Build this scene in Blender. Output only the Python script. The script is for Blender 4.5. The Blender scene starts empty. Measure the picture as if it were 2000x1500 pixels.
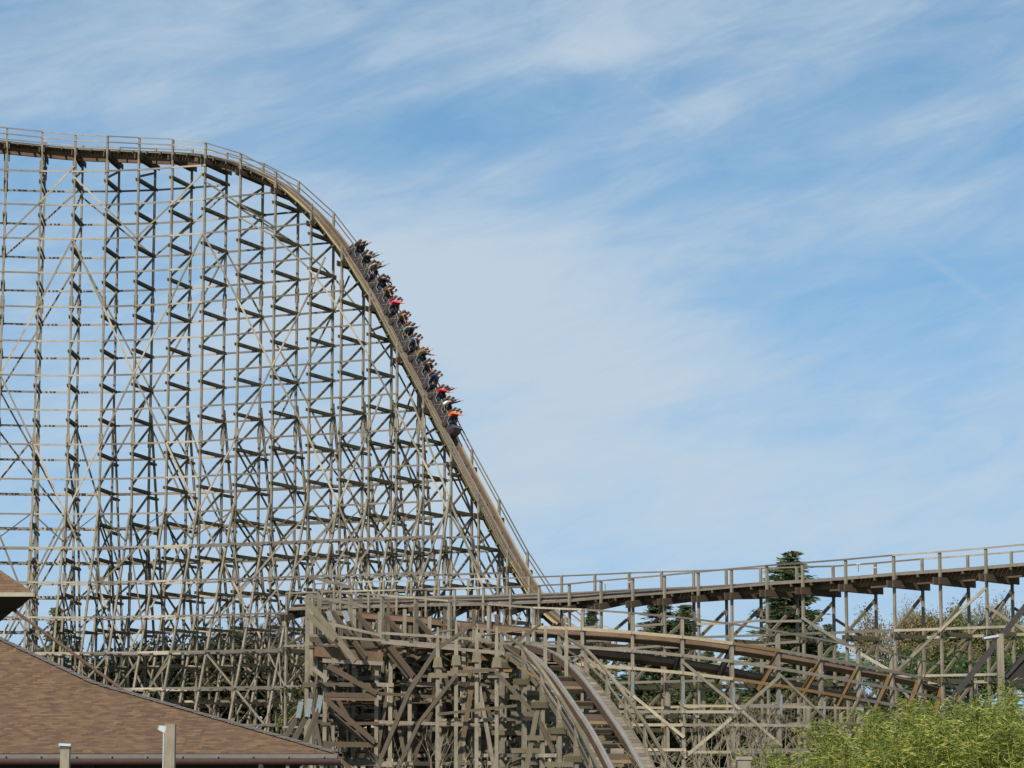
import bpy, bmesh, math, random
from mathutils import Vector, Matrix
R = math.radians
random.seed(11)
S = bpy.context.scene
COL = S.collection

# ------------------------------------------------------------------ camera
FPX, PITCH, EYE = 5000.0, R(8.3), Vector((0, 0, 3.2))
cam_d = bpy.data.cameras.new('camera'); cam_d.sensor_width = 36; cam_d.lens = 90
cam_d.clip_start = 0.5; cam_d.clip_end = 6000
cam = bpy.data.objects.new('camera', cam_d); COL.objects.link(cam)
cam.location = EYE; cam.rotation_euler = (R(90) + PITCH, 0, 0)
S.camera = cam

# ------------------------------------------------------------------ sun and sky
SUN_EL, SUN_AZ = R(39), R(192)          # azimuth clockwise from +Y: behind the camera, a little to the left
sd = bpy.data.lights.new('sun', 'SUN'); sd.energy = 4.9; sd.angle = R(0.5); sd.color = (1, .93, .82)
sun = bpy.data.objects.new('sun', sd); COL.objects.link(sun)
sv = Vector((math.sin(SUN_AZ) * math.cos(SUN_EL), math.cos(SUN_AZ) * math.cos(SUN_EL), math.sin(SUN_EL)))
sun.rotation_euler = (-sv).to_track_quat('-Z', 'Y').to_euler()
S.view_settings.view_transform = 'Standard'; S.view_settings.look = 'None'
S.view_settings.exposure = 0; S.view_settings.gamma = 1

class NT:
    def __init__(s, tree): s.t = tree
    def n(s, typ, **kw):
        nd = s.t.nodes.new(typ)
        for k, v in kw.items():
            if k.startswith('i_'):
                nd.inputs[int(k[2:]) if k[2:].isdigit() else k[2:].replace('_', ' ')].default_value = v
            else: setattr(nd, k, v)
        return nd
    def l(s, a, b): s.t.links.new(a, b)
    def math(s, op, a, b=None, c=None):
        nd = s.t.nodes.new('ShaderNodeMath'); nd.operation = op
        for i, x in enumerate((a, b, c)):
            if x is None: continue
            if isinstance(x, (int, float)): nd.inputs[i].default_value = x
            else: s.l(x, nd.inputs[i])
        return nd.outputs[0]
    def mix(s, f, a, b, mode='MIX'):
        nd = s.t.nodes.new('ShaderNodeMix'); nd.data_type = 'RGBA'; nd.blend_type = mode
        for i, x in ((0, f), (6, a), (7, b)):
            if isinstance(x, (int, float)): nd.inputs[i].default_value = x
            elif isinstance(x, tuple): nd.inputs[i].default_value = (*x, 1) if len(x) == 3 else x
            else: s.l(x, nd.inputs[i])
        return nd.outputs[2]
    def ramp(s, f, pts):
        nd = s.t.nodes.new('ShaderNodeValToRGB'); e = nd.color_ramp.elements
        while len(e) < len(pts): e.new(.5)
        for k, (p, c) in enumerate(pts):
            e[k].position = p; e[k].color = (*c, 1) if isinstance(c, tuple) else (c, c, c, 1)
        s.l(f, nd.inputs[0]); return nd.outputs[0]
    def noise(s, vec, scale, detail=4, rough=.55, dist=0):
        nd = s.n('ShaderNodeTexNoise', i_Scale=scale, i_Detail=detail, i_Roughness=rough, i_Distortion=dist)
        if vec is not None: s.l(vec, nd.inputs['Vector'])
        return nd.outputs[0]
    def mapping(s, vec, loc=(0, 0, 0), rot=(0, 0, 0), sc=(1, 1, 1)):
        nd = s.n('ShaderNodeMapping'); s.l(vec, nd.inputs[0])
        nd.inputs[1].default_value = loc; nd.inputs[2].default_value = rot; nd.inputs[3].default_value = sc
        return nd.outputs[0]

def ray(px, py):
    a = (px - 1000) / FPX; b = (750 - py) / FPX
    cp, sp = math.cos(PITCH), math.sin(PITCH)
    return Vector((a, cp - b * sp, sp + b * cp))
def at(px, py, Y):
    d = ray(px, py); return EYE + d * (Y / d.y)
def proj(P):
    q = P - EYE; cp, sp = math.cos(PITCH), math.sin(PITCH)
    dep = q.y * cp + q.z * sp; up = -q.y * sp + q.z * cp
    return 1000 + FPX * q.x / dep, 750 - FPX * up / dep

W = bpy.data.worlds.new('World'); S.world = W; W.use_nodes = True
w = NT(W.node_tree); W.node_tree.nodes.clear()
wo = w.n('ShaderNodeOutputWorld'); bg = w.n('ShaderNodeBackground'); w.l(bg.outputs[0], wo.inputs[0])
bg.inputs[1].default_value = 0.1
tc = w.n('ShaderNodeTexCoord'); gen = tc.outputs['Generated']
up = w.n('ShaderNodeVectorMath', operation='ADD'); w.l(gen, up.inputs[0]); up.inputs[1].default_value = (0, 0, .22)
sky = w.n('ShaderNodeTexSky', sky_type='NISHITA', sun_disc=False, sun_elevation=SUN_EL, sun_rotation=SUN_AZ,
          air_density=1.0, dust_density=.6, ozone_density=2.0)
w.l(up.outputs[0], sky.inputs[0])
sep = w.n('ShaderNodeSeparateXYZ'); w.l(gen, sep.inputs[0])
dz = sep.outputs[2]
# cirrus: streaks rising gently to the right, fine feathers inside large veils
def dirp(px, py):
    return ray(px, py).normalized()
m1 = w.mapping(gen, rot=(0, R(12), 0)); m1 = w.mapping(m1, sc=(5.5, 1, 18))
n1 = w.noise(m1, 1.6, 8, .62, .5)
m2 = w.mapping(gen, loc=(3, 0, 1), rot=(0, R(17), 0)); m2 = w.mapping(m2, sc=(10, 1, 38))
n2 = w.noise(m2, 1.7, 9, .64, .8)
m3 = w.mapping(gen, loc=(7, 1, 2), sc=(5, 1, 9)); n3 = w.noise(m3, 1.2, 3, .5, .3)
def blob(px, py, rx, ry, rot=0.0):
    c = dirp(px, py)
    sub = w.n('ShaderNodeVectorMath', operation='SUBTRACT'); w.l(gen, sub.inputs[0]); sub.inputs[1].default_value = c
    mp = w.mapping(sub.outputs[0], rot=(0, R(rot), 0)); mp = w.mapping(mp, sc=(5000 / rx, 5000 / 1500, 5000 / ry))
    ln = w.n('ShaderNodeVectorMath', operation='LENGTH'); w.l(mp, ln.inputs[0])
    v = w.math('MULTIPLY', ln.outputs['Value'], ln.outputs['Value'])
    return w.math('POWER', 2.718, w.math('MULTIPLY', v, -1.0))
tot = w.math('MULTIPLY', w.math('SUBTRACT', n1, .5), 1.05)
tot = w.math('ADD', tot, w.math('MULTIPLY', w.math('SUBTRACT', n2, .5), .9))
tot = w.math('ADD', tot, w.math('MULTIPLY', w.math('SUBTRACT', n3, .5), .7))
tot = w.math('ADD', tot, .50)
for (bx, by, rx, ry, rot, amp) in [(760, 300, 330, 90, 8, -.42), (1100, 150, 420, 70, 15, -.30), (1500, 300, 420, 120, 12, -.22),
        (1350, 560, 420, 90, 0, -.30), (1750, 640, 380, 110, 0, -.26), (1900, 120, 250, 120, 0, -.22), (60, 330, 240, 120, 0, -.14), (500, 120, 260, 60, 12, -.16),
        (950, 640, 480, 190, -14, .42), (1180, 100, 200, 45, 12, .50), (330, 60, 300, 50, 12, .14), (150, 190, 300, 50, 8, .18),
        (560, 400, 240, 70, -12, .20), (1640, 400, 400, 60, 8, .20), (1150, 930, 700, 160, 0, .20), (1850, 980, 400, 120, 0, .14), (1870, 545, 95, 7, -36, .16), (1290, 203, 75, 6, -34, .10), (1000, 560, 420, 110, -8, .22), (1800, 250, 260, 45, 10, .15), (1500, 190, 260, 40, 10, .12), (1900, 440, 220, 40, 10, .2)]:
    tot = w.math('ADD', tot, w.math('MULTIPLY', blob(bx, by, rx, ry, rot), amp))
cl = w.ramp(tot, [(.0, .0), (.35, .28), (.62, .60), (1.0, .92)])
skyc = w.mix(1.0, sky.outputs[0], (1.42, 1.86, 1.78), 'MULTIPLY')
low = w.ramp(dz, [(0, .62), (.16, .28), (.30, 0.0)])
skyc = w.mix(low, skyc, (2.95, 4.65, 6.85))
fin = w.mix(cl, skyc, (5.4, 6.45, 7.45))
w.l(fin, bg.inputs[0])

# ------------------------------------------------------------------ materials
def newmat(name):
    m = bpy.data.materials.new(name); m.use_nodes = True
    t = NT(m.node_tree); b = m.node_tree.nodes['Principled BSDF']; return m, t, b
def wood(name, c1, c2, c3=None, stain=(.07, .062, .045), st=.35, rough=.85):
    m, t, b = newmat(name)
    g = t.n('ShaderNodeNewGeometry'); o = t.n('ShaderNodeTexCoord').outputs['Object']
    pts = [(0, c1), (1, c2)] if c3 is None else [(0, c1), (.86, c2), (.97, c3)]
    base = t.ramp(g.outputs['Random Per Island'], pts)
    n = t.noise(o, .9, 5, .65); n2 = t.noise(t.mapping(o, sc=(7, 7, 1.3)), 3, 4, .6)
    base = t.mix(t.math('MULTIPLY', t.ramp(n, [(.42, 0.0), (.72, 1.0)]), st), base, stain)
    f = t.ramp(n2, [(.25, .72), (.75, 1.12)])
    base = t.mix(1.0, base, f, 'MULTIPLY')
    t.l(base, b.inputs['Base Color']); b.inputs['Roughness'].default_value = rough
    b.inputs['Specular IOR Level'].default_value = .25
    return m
M = {}
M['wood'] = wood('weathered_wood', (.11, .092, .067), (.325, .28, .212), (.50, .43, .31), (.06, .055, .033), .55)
M['shade_oldwood'] = wood('shade_dark_old_timber', (.02, .016, .011), (.15, .12, .085), (.33, .28, .21), st=.5)  # old timber tone, darkened to paint shade into the turnaround block
M['brownwood'] = wood('old_brown_board', (.02, .014, .009), (.13, .092, .06), (.27, .17, .085), st=.5)
M['tie'] = wood('mossy_wood', (.062, .055, .034), (.15, .13, .078), None, (.07, .075, .03), .55)
M['diag'] = wood('brown_weathered_wood', (.105, .087, .058), (.25, .21, .145), None, (.09, .09, .04), .4)
M['ledger'] = wood('grey_board', (.12, .10, .078), (.29, .25, .20), (.44, .38, .29), st=.4)
M['fresh'] = wood('pale_new_wood', (.28, .235, .16), (.42, .355, .25), None, (.3, .22, .12), .25)
M['yellowdeck'] = wood('yellowed_new_board', (.36, .27, .13), (.50, .39, .20), None, (.2, .14, .06), .3)
M['orange'] = wood('orange_treated_wood', (.14, .088, .042), (.25, .15, .065), None, (.2, .11, .05), .4)
M['beam'] = wood('laminated_brown_beam', (.11, .072, .045), (.19, .12, .072), None, (.06, .035, .02), .6)
M['plank'] = wood('walkway_plank', (.12, .10, .078), (.26, .222, .175), (.30, .24, .15), st=.4)
M['dropdeck'] = wood('tan_deck_board', (.30, .22, .115), (.44, .34, .18), None, (.2, .15, .08), .4)
M['trunk'] = wood('bark', (.10, .08, .06), (.14, .115, .09))
M['twig'] = wood('bare_twig', (.26, .22, .15), (.33, .28, .19))
M['greytwig'] = wood('grey_twig', (.17, .15, .13), (.24, .21, .18))
M['t4beam'] = wood('grey_brown_rail_beam', (.085, .055, .038), (.14, .09, .06), None, (.05, .035, .025), .5)
def plain(name, c, rough=.6, metal=0.0, var=.12, scale=8):
    m, t, b = newmat(name); o = t.n('ShaderNodeTexCoord').outputs['Object']
    n = t.noise(o, scale, 4)
    f = t.ramp(n, [(.3, 1 - var), (.7, 1 + var)])
    t.l(t.mix(1.0, c, f, 'MULTIPLY'), b.inputs['Base Color'])
    b.inputs['Roughness'].default_value = rough; b.inputs['Metallic'].default_value = metal
    return m
M['steel'] = plain('polished_rail_steel', (.55, .52, .50), .35, .8)
M['galv'] = plain('galvanised_plate', (.17, .20, .20), .55, .3, .3, 20)
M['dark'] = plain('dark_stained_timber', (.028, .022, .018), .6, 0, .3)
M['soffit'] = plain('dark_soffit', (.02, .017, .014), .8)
M['fascia'] = plain('cream_fascia', (.30, .27, .19), .6)
M['gutter'] = plain('brown_gutter', (.075, .04, .035), .4)
M['edge'] = plain('grey_roof_edge', (.13, .11, .095), .6)
M['lamp'] = plain('white_lamp_housing', (.42, .44, .44), .4)
M['lampdark'] = plain('dark_lamp_underside', (.04, .045, .05), .5)
M['car'] = plain('dark_brown_car_shell', (.038, .028, .027), .45, 0, .2)
M['trim'] = plain('grey_car_trim', (.22, .20, .17), .4, .2)
M['seat'] = plain('tan_seat_leather', (.10, .062, .032), .55)
M['seatd'] = plain('dark_seat_pad', (.05, .03, .02), .6)
M['skin'] = plain('skin', (.55, .30, .21), .55, 0, .05)
M['hair'] = plain('dark_hair', (.016, .010, .007), .6)
M['ground'] = None
def leafmat(name, c1, c2, c3):
    m, t, b = newmat(name); g = t.n('ShaderNodeNewGeometry'); o = t.n('ShaderNodeTexCoord').outputs['Object']
    base = t.ramp(g.outputs['Random Per Island'], [(0, c1), (.55, c2), (1, c3)])
    n = t.noise(o, .8, 3)
    base = t.mix(t.math('MULTIPLY', t.ramp(n, [(.4, 0.0), (.65, 1.0)]), .5), base, c1)
    base = t.mix(1.0, base, t.ramp(t.n('ShaderNodeObjectInfo').outputs['Random'], [(0, .85), (1, 1.25)]), 'MULTIPLY')
    t.l(base, b.inputs['Base Color']); b.inputs['Roughness'].default_value = .6
    b.inputs['Specular IOR Level'].default_value = .3
    tr = t.n('ShaderNodeBsdfTranslucent'); t.l(base, tr.inputs[0])
    ms = t.n('ShaderNodeMixShader'); ms.inputs[0].default_value = .28
    t.l(b.outputs[0], ms.inputs[1]); t.l(tr.outputs[0], ms.inputs[2])
    t.l(ms.outputs[0], t.t.nodes['Material Output'].inputs[0])
    return m
M['spruce'] = leafmat('spruce_needles', (.055, .085, .038), (.11, .145, .06), (.19, .20, .08))
M['broad'] = leafmat('olive_foliage', (.06, .085, .028), (.12, .125, .045), (.20, .16, .055))
M['green'] = leafmat('green_foliage', (.04, .08, .022), (.075, .125, .035), (.12, .16, .05))
M['rust'] = leafmat('rusty_spring_foliage', (.14, .115, .05), (.21, .17, .08), (.27, .21, .10))
M['darkleaf'] = leafmat('dark_undergrowth', (.035, .042, .016), (.07, .07, .028), (.12, .105, .045))
M['bamboo'] = leafmat('bamboo_leaves', (.06, .095, .016), (.21, .25, .04), (.46, .42, .12))
M['cane'] = plain('bamboo_cane', (.36, .30, .06), .5)
def ground_mat():
    m, t, b = newmat('grass_and_earth'); o = t.n('ShaderNodeTexCoord').outputs['Object']
    n = t.noise(o, .15, 6, .6); n2 = t.noise(o, 4, 5, .6)
    c = t.mix(t.ramp(n, [(.4, 0.0), (.6, 1.0)]), (.055, .075, .025), (.12, .09, .055))
    c = t.mix(1.0, c, t.ramp(n2, [(.3, .6), (.7, 1.2)]), 'MULTIPLY')
    t.l(c, b.inputs['Base Color']); b.inputs['Roughness'].default_value = .95
    return m
M['ground'] = ground_mat()
def shingle_mat():
    m, t, b = newmat('brown_asphalt_shingles'); uv = t.n('ShaderNodeTexCoord').outputs['UV']
    br = t.n('ShaderNodeTexBrick', offset=.5, i_Scale=1.0)
    t.l(uv, br.inputs[0])
    br.inputs['Color1'].default_value = (.0, .0, .0, 1); br.inputs['Color2'].default_value = (1, 1, 1, 1)
    br.inputs['Mortar'].default_value = (.5, .5, .5, 1)
    br.inputs['Mortar Size'].default_value = .0; br.inputs['Brick Width'].default_value = .13; br.inputs['Row Height'].default_value = .105
    n = t.noise(t.mapping(uv, sc=(1, 2.2, 1)), 3.2, 4, .6)
    v = t.math('ADD', t.math('MULTIPLY', br.outputs[0], .6), t.math('MULTIPLY', n, .5))
    c = t.ramp(v, [(.05, (.075, .051, .038)), (.4, (.125, .08, .053)), (.72, (.16, .10, .06)), (1, (.23, .14, .078))])
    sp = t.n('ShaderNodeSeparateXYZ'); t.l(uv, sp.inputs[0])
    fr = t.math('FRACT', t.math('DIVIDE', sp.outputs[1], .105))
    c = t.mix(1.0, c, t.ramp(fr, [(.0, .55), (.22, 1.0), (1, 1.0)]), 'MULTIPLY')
    g = t.noise(uv, 60, 2, .5)
    c = t.mix(1.0, c, t.ramp(g, [(.3, .85), (.7, 1.12)]), 'MULTIPLY')
    t.l(c, b.inputs['Base Color']); b.inputs['Roughness'].default_value = 1; b.inputs['Specular IOR Level'].default_value = .05
    return m
M['shingle'] = shingle_mat()

# ------------------------------------------------------------------ builders
Z = Vector((0, 0, 1))
class MB:
    def __init__(s): s.v = []; s.f = []; s.mi = []
    def bar(s, p, q, a_w, b_h, ref=None, mi=0, taper=1.0):
        """box from p to q; a_w across (horizontal when possible), b_h in the other direction"""
        t = (q - p)
        if t.length < 1e-5: return s
        t = t.normalized()
        if ref is not None: a = (ref - t * ref.dot(t)).normalized()
        else:
            a = t.cross(Z)
            a = a.normalized() if a.length > .05 else Vector((1, 0, 0))
        b = t.cross(a).normalized(); k = len(s.v)
        for P, sc in ((p, 1), (q, taper)):
            for x, y in ((-1, -1), (1, -1), (1, 1), (-1, 1)):
                s.v.append(P + a * (x * a_w * sc / 2) + b * (y * b_h * sc / 2))
        for f in ((0, 3, 2, 1), (4, 5, 6, 7), (0, 1, 5, 4), (1, 2, 6, 5), (2, 3, 7, 6), (3, 0, 4, 7)):
            s.f.append(tuple(k + i for i in f)); s.mi.append(mi)
        return s
    def loops(s, rings, closed=True, mi=0, cap=True):
        k = len(s.v); n = len(rings[0])
        for r in rings: s.v.extend(r)
        for i in range(len(rings) - 1):
            for j in range(n if closed else n - 1):
                a = k + i * n + j; b = k + i * n + (j + 1) % n
                s.f.append((a, b, b + n, a + n)); s.mi.append(mi)
        if cap and closed:
            s.f.append(tuple(k + j for j in reversed(range(n)))); s.mi.append(mi)
            s.f.append(tuple(k + (len(rings) - 1) * n + j for j in range(n))); s.mi.append(mi)
        return s
    def tube(s, pts, rads, seg=6, mi=0):
        rings = []
        for i, p in enumerate(pts):
            t = (pts[min(i + 1, len(pts) - 1)] - pts[max(i - 1, 0)]).normalized()
            a = t.cross(Z); a = a.normalized() if a.length > .05 else Vector((1, 0, 0)); b = t.cross(a)
            r = rads[i] if isinstance(rads, (list, tuple)) else rads
            rings.append([p + (a * math.cos(2 * math.pi * k / seg) + b * math.sin(2 * math.pi * k / seg)) * r for k in range(seg)])
        return s.loops(rings, mi=mi)
    def poly(s, pts, mi=0):
        k = len(s.v); s.v.extend(pts); s.f.append(tuple(range(k, k + len(pts)))); s.mi.append(mi); return s
    def prism(s, pts, d, mi=0):
        return s.loops([list(pts), [p + d for p in pts]], mi=mi)
    def mesh(s, name, mats):
        me = bpy.data.meshes.new(name); me.from_pydata([tuple(v) for v in s.v], [], s.f)
        for m in (mats if isinstance(mats, (list, tuple)) else [mats]): me.materials.append(m)
        if any(s.mi): me.polygons.foreach_set('material_index', s.mi)
        me.update(); return me
    def obj(s, name, mats, parent=None):
        if not s.v: return None
        o = bpy.data.objects.new(name, s.mesh(name, mats)); COL.objects.link(o)
        if parent is not None:
            o.parent = parent
            o.matrix_parent_inverse = Matrix.Identity(4)
            pl = world_loc(parent)
            if pl.length: o.location = -pl
        return o
WL = {}
def world_loc(o): return WL.get(o.name, Vector((0, 0, 0)))
def tag(o, label=None, cat=None, group=None, kind=None):
    if label: o['label'] = label
    if cat: o['category'] = cat
    if group: o['group'] = group
    if kind: o['kind'] = kind
    return o
def empty(name, loc=Vector((0, 0, 0)), parent=None, label=None, cat=None, group=None):
    o = bpy.data.objects.new(name, None); COL.objects.link(o)
    o.empty_display_size = .5
    loc = Vector(loc)
    if parent is not None:
        o.parent = parent; o.location = loc - world_loc(parent)
    else: o.location = loc
    WL[o.name] = loc
    tag(o, label, cat, group); return o
def one(name, mats, parent, p, q, a, b, ref=None, **k):
    return MB().bar(p, q, a, b, ref, **k).obj(name, mats, parent)

def catmull(pts, n):
    out = []
    P = [pts[0] * 2 - pts[1]] + list(pts) + [pts[-1] * 2 - pts[-2]]
    for i in range(1, len(P) - 2):
        for k in range(n):
            t = k / n
            a, b, c, d = P[i - 1], P[i], P[i + 1], P[i + 2]
            out.append(.5 * ((2 * b) + (c - a) * t + (2 * a - 5 * b + 4 * c - d) * t * t + (3 * b - a - 3 * c + d) * t ** 3))
    out.append(P[-2]); return out
def resample(pts, step, extra=None):
    """pts (and parallel scalars) at even arc distance"""
    L = [0.0]
    for i in range(1, len(pts)): L.append(L[-1] + (pts[i] - pts[i - 1]).length)
    n = max(2, int(L[-1] / step)); out = []; ex = []; j = 0
    for k in range(n + 1):
        s = L[-1] * k / n
        while j < len(L) - 2 and L[j + 1] < s: j += 1
        f = (s - L[j]) / max(L[j + 1] - L[j], 1e-9)
        out.append(pts[j].lerp(pts[j + 1], f))
        if extra is not None: ex.append(extra[j] * (1 - f) + extra[j + 1] * f)
    return (out, ex) if extra is not None else out
def frames(ctrl, rolls, step):
    c = catmull(ctrl, 12)
    rr = []
    for i in range(len(rolls) - 1):
        for k in range(12): rr.append(rolls[i] + (rolls[i + 1] - rolls[i]) * k / 12)
    rr.append(rolls[-1])
    pts, ro = resample(c, step, rr); F = []
    for i, p in enumerate(pts):
        t = (pts[min(i + 1, len(pts) - 1)] - pts[max(i - 1, 0)]).normalized()
        h = Vector((-t.y, t.x, 0)).normalized()
        r = ro[i]; side = h * math.cos(r) - Z * math.sin(r)
        side = (side - t * side.dot(t)).normalized()
        F.append((p, t, side, t.cross(side).normalized()))
    return F
def sweep(F, v, wd, n0, n1):
    rings = []
    for p, t, s, n in F:
        rings.append([p + s * (v - wd / 2) + n * n0, p + s * (v + wd / 2) + n * n0, p + s * (v + wd / 2) + n * n1, p + s * (v - wd / 2) + n * n1])
    return MB().loops(rings)
def build_track(th, *a_, tmat=None, **k_):
    global TMAT; TMAT = tmat or M['tie']
    return build_track_(th, *a_, **k_)
def build_track_(th, ctrl, rolls, gauge=.8, walk=(1.0, 1.9), tie=True, beam=None, deck=None, wall=(True, True), tie_step=1.0, edge=None, half=1.95, b0=0.0, b1=.42, e0=-.2, edge2=None, split=0):
    F = frames(ctrl, rolls, .5)
    for sg in (-1, 1):
        b = sweep(F, sg * gauge, .26, b0, b1).obj('rail_beam', beam or M['beam'], th)
        sweep(F, sg * gauge, .30, b1 + .005, b1 + .06).obj('top_board', M['plank'], b)
        sweep(F, sg * (gauge - .03), .1, b1 + .065, b1 + .09).obj('steel_strip', M['steel'], b)
    for k, sg in enumerate((-1, 1)):
        if not wall[k]: continue
        mb = MB(); FF = frames(ctrl, rolls, .30)
        for p, t, s, n in FF:
            if random.random() < .015: continue
            mb.bar(p + s * sg * walk[0] + n * .02, p + s * sg * walk[1] + n * .02, .27, .04, ref=t)
        mb.obj('walkway', deck or M['plank'], th)
        if split:
            sweep(F[:split + 1], sg * (walk[1] + .03), .06, e0, .08).obj('edge_board', edge2, th)
            sweep(F[split:], sg * (walk[1] + .03), .06, e0 - .05, .12).obj('edge_board', edge or M['ledger'], th)
        else: sweep(F, sg * (walk[1] + .03), .06, e0, .08).obj('edge_board', edge or M['ledger'], th)
    if tie:
        for p, t, s, n in frames(ctrl, rolls, tie_step):
            one('track_tie', TMAT, th, p - s * half - n * .13, p + s * half - n * .13, .12, .22, ref=t)
    return F

exec_parts = []
# ------------------------------------------------------------------ trestle
def trestle(th, N, TH, deck, width, zlev, dz, bottom=0.0, near_leg=None, near_leg2=None, far_leg=None, post=.2, ties=True,
            handrail=1.15, ledger_off=.85, diag=True, hr_near=True, hr_far=True, maxlev=99, zmin=-99, splice=12.0, sparse=0.0, ledmat='ledger', mid=True, topbeam=True, farz=None, far_leg2=None):
    """N near post positions (plan), TH heading angle, deck z at near edge; bents, ledgers; returns far positions"""
    n = len(N); Fp = []
    levs = [zlev + k * dz for k in range(-30, 30) if zlev + k * dz > max(.6, zmin)]
    ledn, ledf, bn, bf, bn2, bn3 = {}, {}, {}, {}, {}, {}
    for i in range(n):
        u = Vector((math.cos(TH[i]), -math.sin(TH[i]), 0)); q = Vector((math.sin(TH[i]), math.cos(TH[i]), 0))
        a = Vector((N[i].x, N[i].y, 0)); b = a + q * width; Fp.append(b)
        top = deck[i]; ftop = top if farz is None else farz[i]
        be = empty('trestle_bent', a, th)
        for P, hr, tp in ((a, hr_near, top), (b, hr_far, ftop)):
            ext = handrail if hr else -.3
            mb = MB().bar(P + Z * bottom, P + Z * (tp + ext), post * .86, post, ref=u)
            if splice:
                zs = 4.2 if P is a else 4.6
                zz = zs + (levs[0] % 3)
                while zz < tp - 1.5:
                    for s_ in (-1, 1):
                        mb.bar(P + u * s_ * (post * .43 + .035) + Z * (zz - .62), P + u * s_ * (post * .43 + .035) + Z * (zz + .62), .06, post * .98, ref=u)
                        for kz in range(-2, 3):
                            mb.bar(P + u * s_ * (post * .43 + .08) + Z * (zz + kz * .24 - .03), P + u * s_ * (post * .43 + .08) + Z * (zz + kz * .24 + .03), .05, .06, ref=u)
                    zz += splice
            mb.obj('post', M['wood'], be)
        def tiebar(p, q2, h=.25, nm='cross_tie', mat='tie'):
            mb = MB(); d = (q2 - p).normalized() * .32
            for s_ in (-1, 1): mb.bar(p - d + u * s_ * (post * .43 + .05), q2 + d + u * s_ * (post * .43 + .05), .08, h, ref=u)
            mb.obj(nm, M[mat], be)
        if topbeam:
            tz = min(top, ftop)
            mb = MB(); d = q * .5
            for s_ in (-1, 1): mb.bar(a - d + u * s_ * .2 + Z * (top - .58), b + d + u * s_ * .2 + Z * (ftop - .58), .1, .44, ref=u)
            mb.obj('deck_beam', M['brownwood'], be)
        L = [z for z in levs if z < min(top, ftop) - 1.3]
        prev = min(top, ftop) - .9
        for z in reversed(L):
            if ties: tiebar(a + Z * z, b + Z * z)
            if diag and prev - z > 1.4:
                one('diagonal_brace', M['diag'], be, b + Z * (prev - .2), a + Z * (z + .28), .1, .2, ref=u)
            prev = z
            ledn.setdefault(round(z, 2), {})[i] = a - q * (post * .5 + .04) + Z * (z + ledger_off)
            ledf.setdefault(round(z, 2), {})[i] = b + q * (post * .5 + .04) + Z * z
        for spec, sgn, src, book in ((near_leg, -1, a, bn), (far_leg, 1, b, bf), (near_leg2, -1, a, bn2), (far_leg2, 1, b, bn3)):
            if not spec: continue
            z0, sl = spec
            if top < z0 + 1.5: continue
            off = q * sgn * .22
            one('batter_leg', M['wood'], be, src + off + Z * z0, src + off + q * sgn * sl * (z0 - bottom) + Z * bottom, .17, .2, ref=u)
            for z in levs:
                if z < z0 - 1.5:
                    e = src + off + q * sgn * sl * (z0 - z) + Z * z
                    if book is bn or book is bf: tiebar(src + q * sgn * .3 + Z * (z - .35), e - Z * .35, .2)
                    book.setdefault(round(z, 2), {})[i] = e + q * sgn * .14 + Z * (ledger_off if sgn < 0 else .1)
    def runs(book, name, mat, hh=.15, thk=.06):
        for z, d in sorted(book.items()):
            ks = sorted(d); mb = MB()
            for k in ks:
                if k + 1 not in d or (sparse and random.random() < sparse):
                    mb.obj(name, M[mat], th); mb = MB()
                else:
                    p, q2 = d[k], d[k + 1]; e = (q2 - p).normalized() * .12
                    mb.bar(p - e + Z * random.uniform(-.015, .015), q2 + e + Z * random.uniform(-.015, .015), thk, hh)
            mb.obj(name, M[mat], th)
    runs(ledn, 'ledger', ledmat); runs(ledf, 'ledger', 'ledger', .17, .07)
    runs(bn, 'ledger', ledmat); runs(bf, 'ledger', 'ledger'); runs(bn2, 'ledger', ledmat); runs(bn3, 'ledger', 'diag')
    for side, hr, dk in ((N, hr_near, deck), (Fp, hr_far, deck if farz is None else farz)):
        if not hr: continue
        P = [Vector((p.x, p.y, 0)) for p in side]
        for nm, dh, hh in (('handrail', handrail - .03, .1), ('mid_rail', handrail * .52, .1))[:2 if mid else 1]:
            mb = MB(); sg = -1 if side is N else 1
            for i in range(n - 1):
                q = Vector((math.sin(TH[i]), math.cos(TH[i]), 0)) * (sg * .13)
                mb.bar(P[i] + q + Z * (dk[i] + dh), P[i + 1] + q + Z * (dk[i + 1] + dh), .05, hh)
            mb.obj(nm, M['ledger'], th)
    return Fp

def plan(px, py, Y):
    p = at(px, py, Y); return Vector((p.x, p.y, 0))
def lerp_list(L, x):
    if x <= 0: return L[0]
    if x >= len(L) - 1: return L[-1]
    i = int(x); return L[i] * (1 - (x - i)) + L[i + 1] * (x - i)
def long_brace(th, PL, TH, deck, b0, z0, b1, z1, sgn, mat='wood', h=.15, clip=.7):
    n = int(abs(b1 - b0) * 2) or 1; pts = []
    for k in range(n + 1):
        f = k / n; b = b0 + (b1 - b0) * f; z = z0 + (z1 - z0) * f
        if b < 0 or b > len(PL) - 1: continue
        i = int(min(b, len(PL) - 2)); p = PL[i].lerp(PL[i + 1], b - i); t_ = lerp_list(TH, b)
        if z > lerp_list(deck, b) - clip or z < .2: continue
        pts.append(Vector((p.x, p.y, 0)) + Vector((math.sin(t_), math.cos(t_), 0)) * sgn * .2 + Z * z)
    mb = MB()
    for a, b in zip(pts, pts[1:]): mb.bar(a, b, .07, h)
    mb.obj('sway_brace', M[mat], th)

# ================================================================== GROUND
g = MB().poly([Vector((-3000, -300, 0)), Vector((3000, -300, 0)), Vector((3000, 5000, 0)), Vector((-3000, 5000, 0))]).obj('ground', M['ground'])
tag(g, kind='structure')

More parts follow.
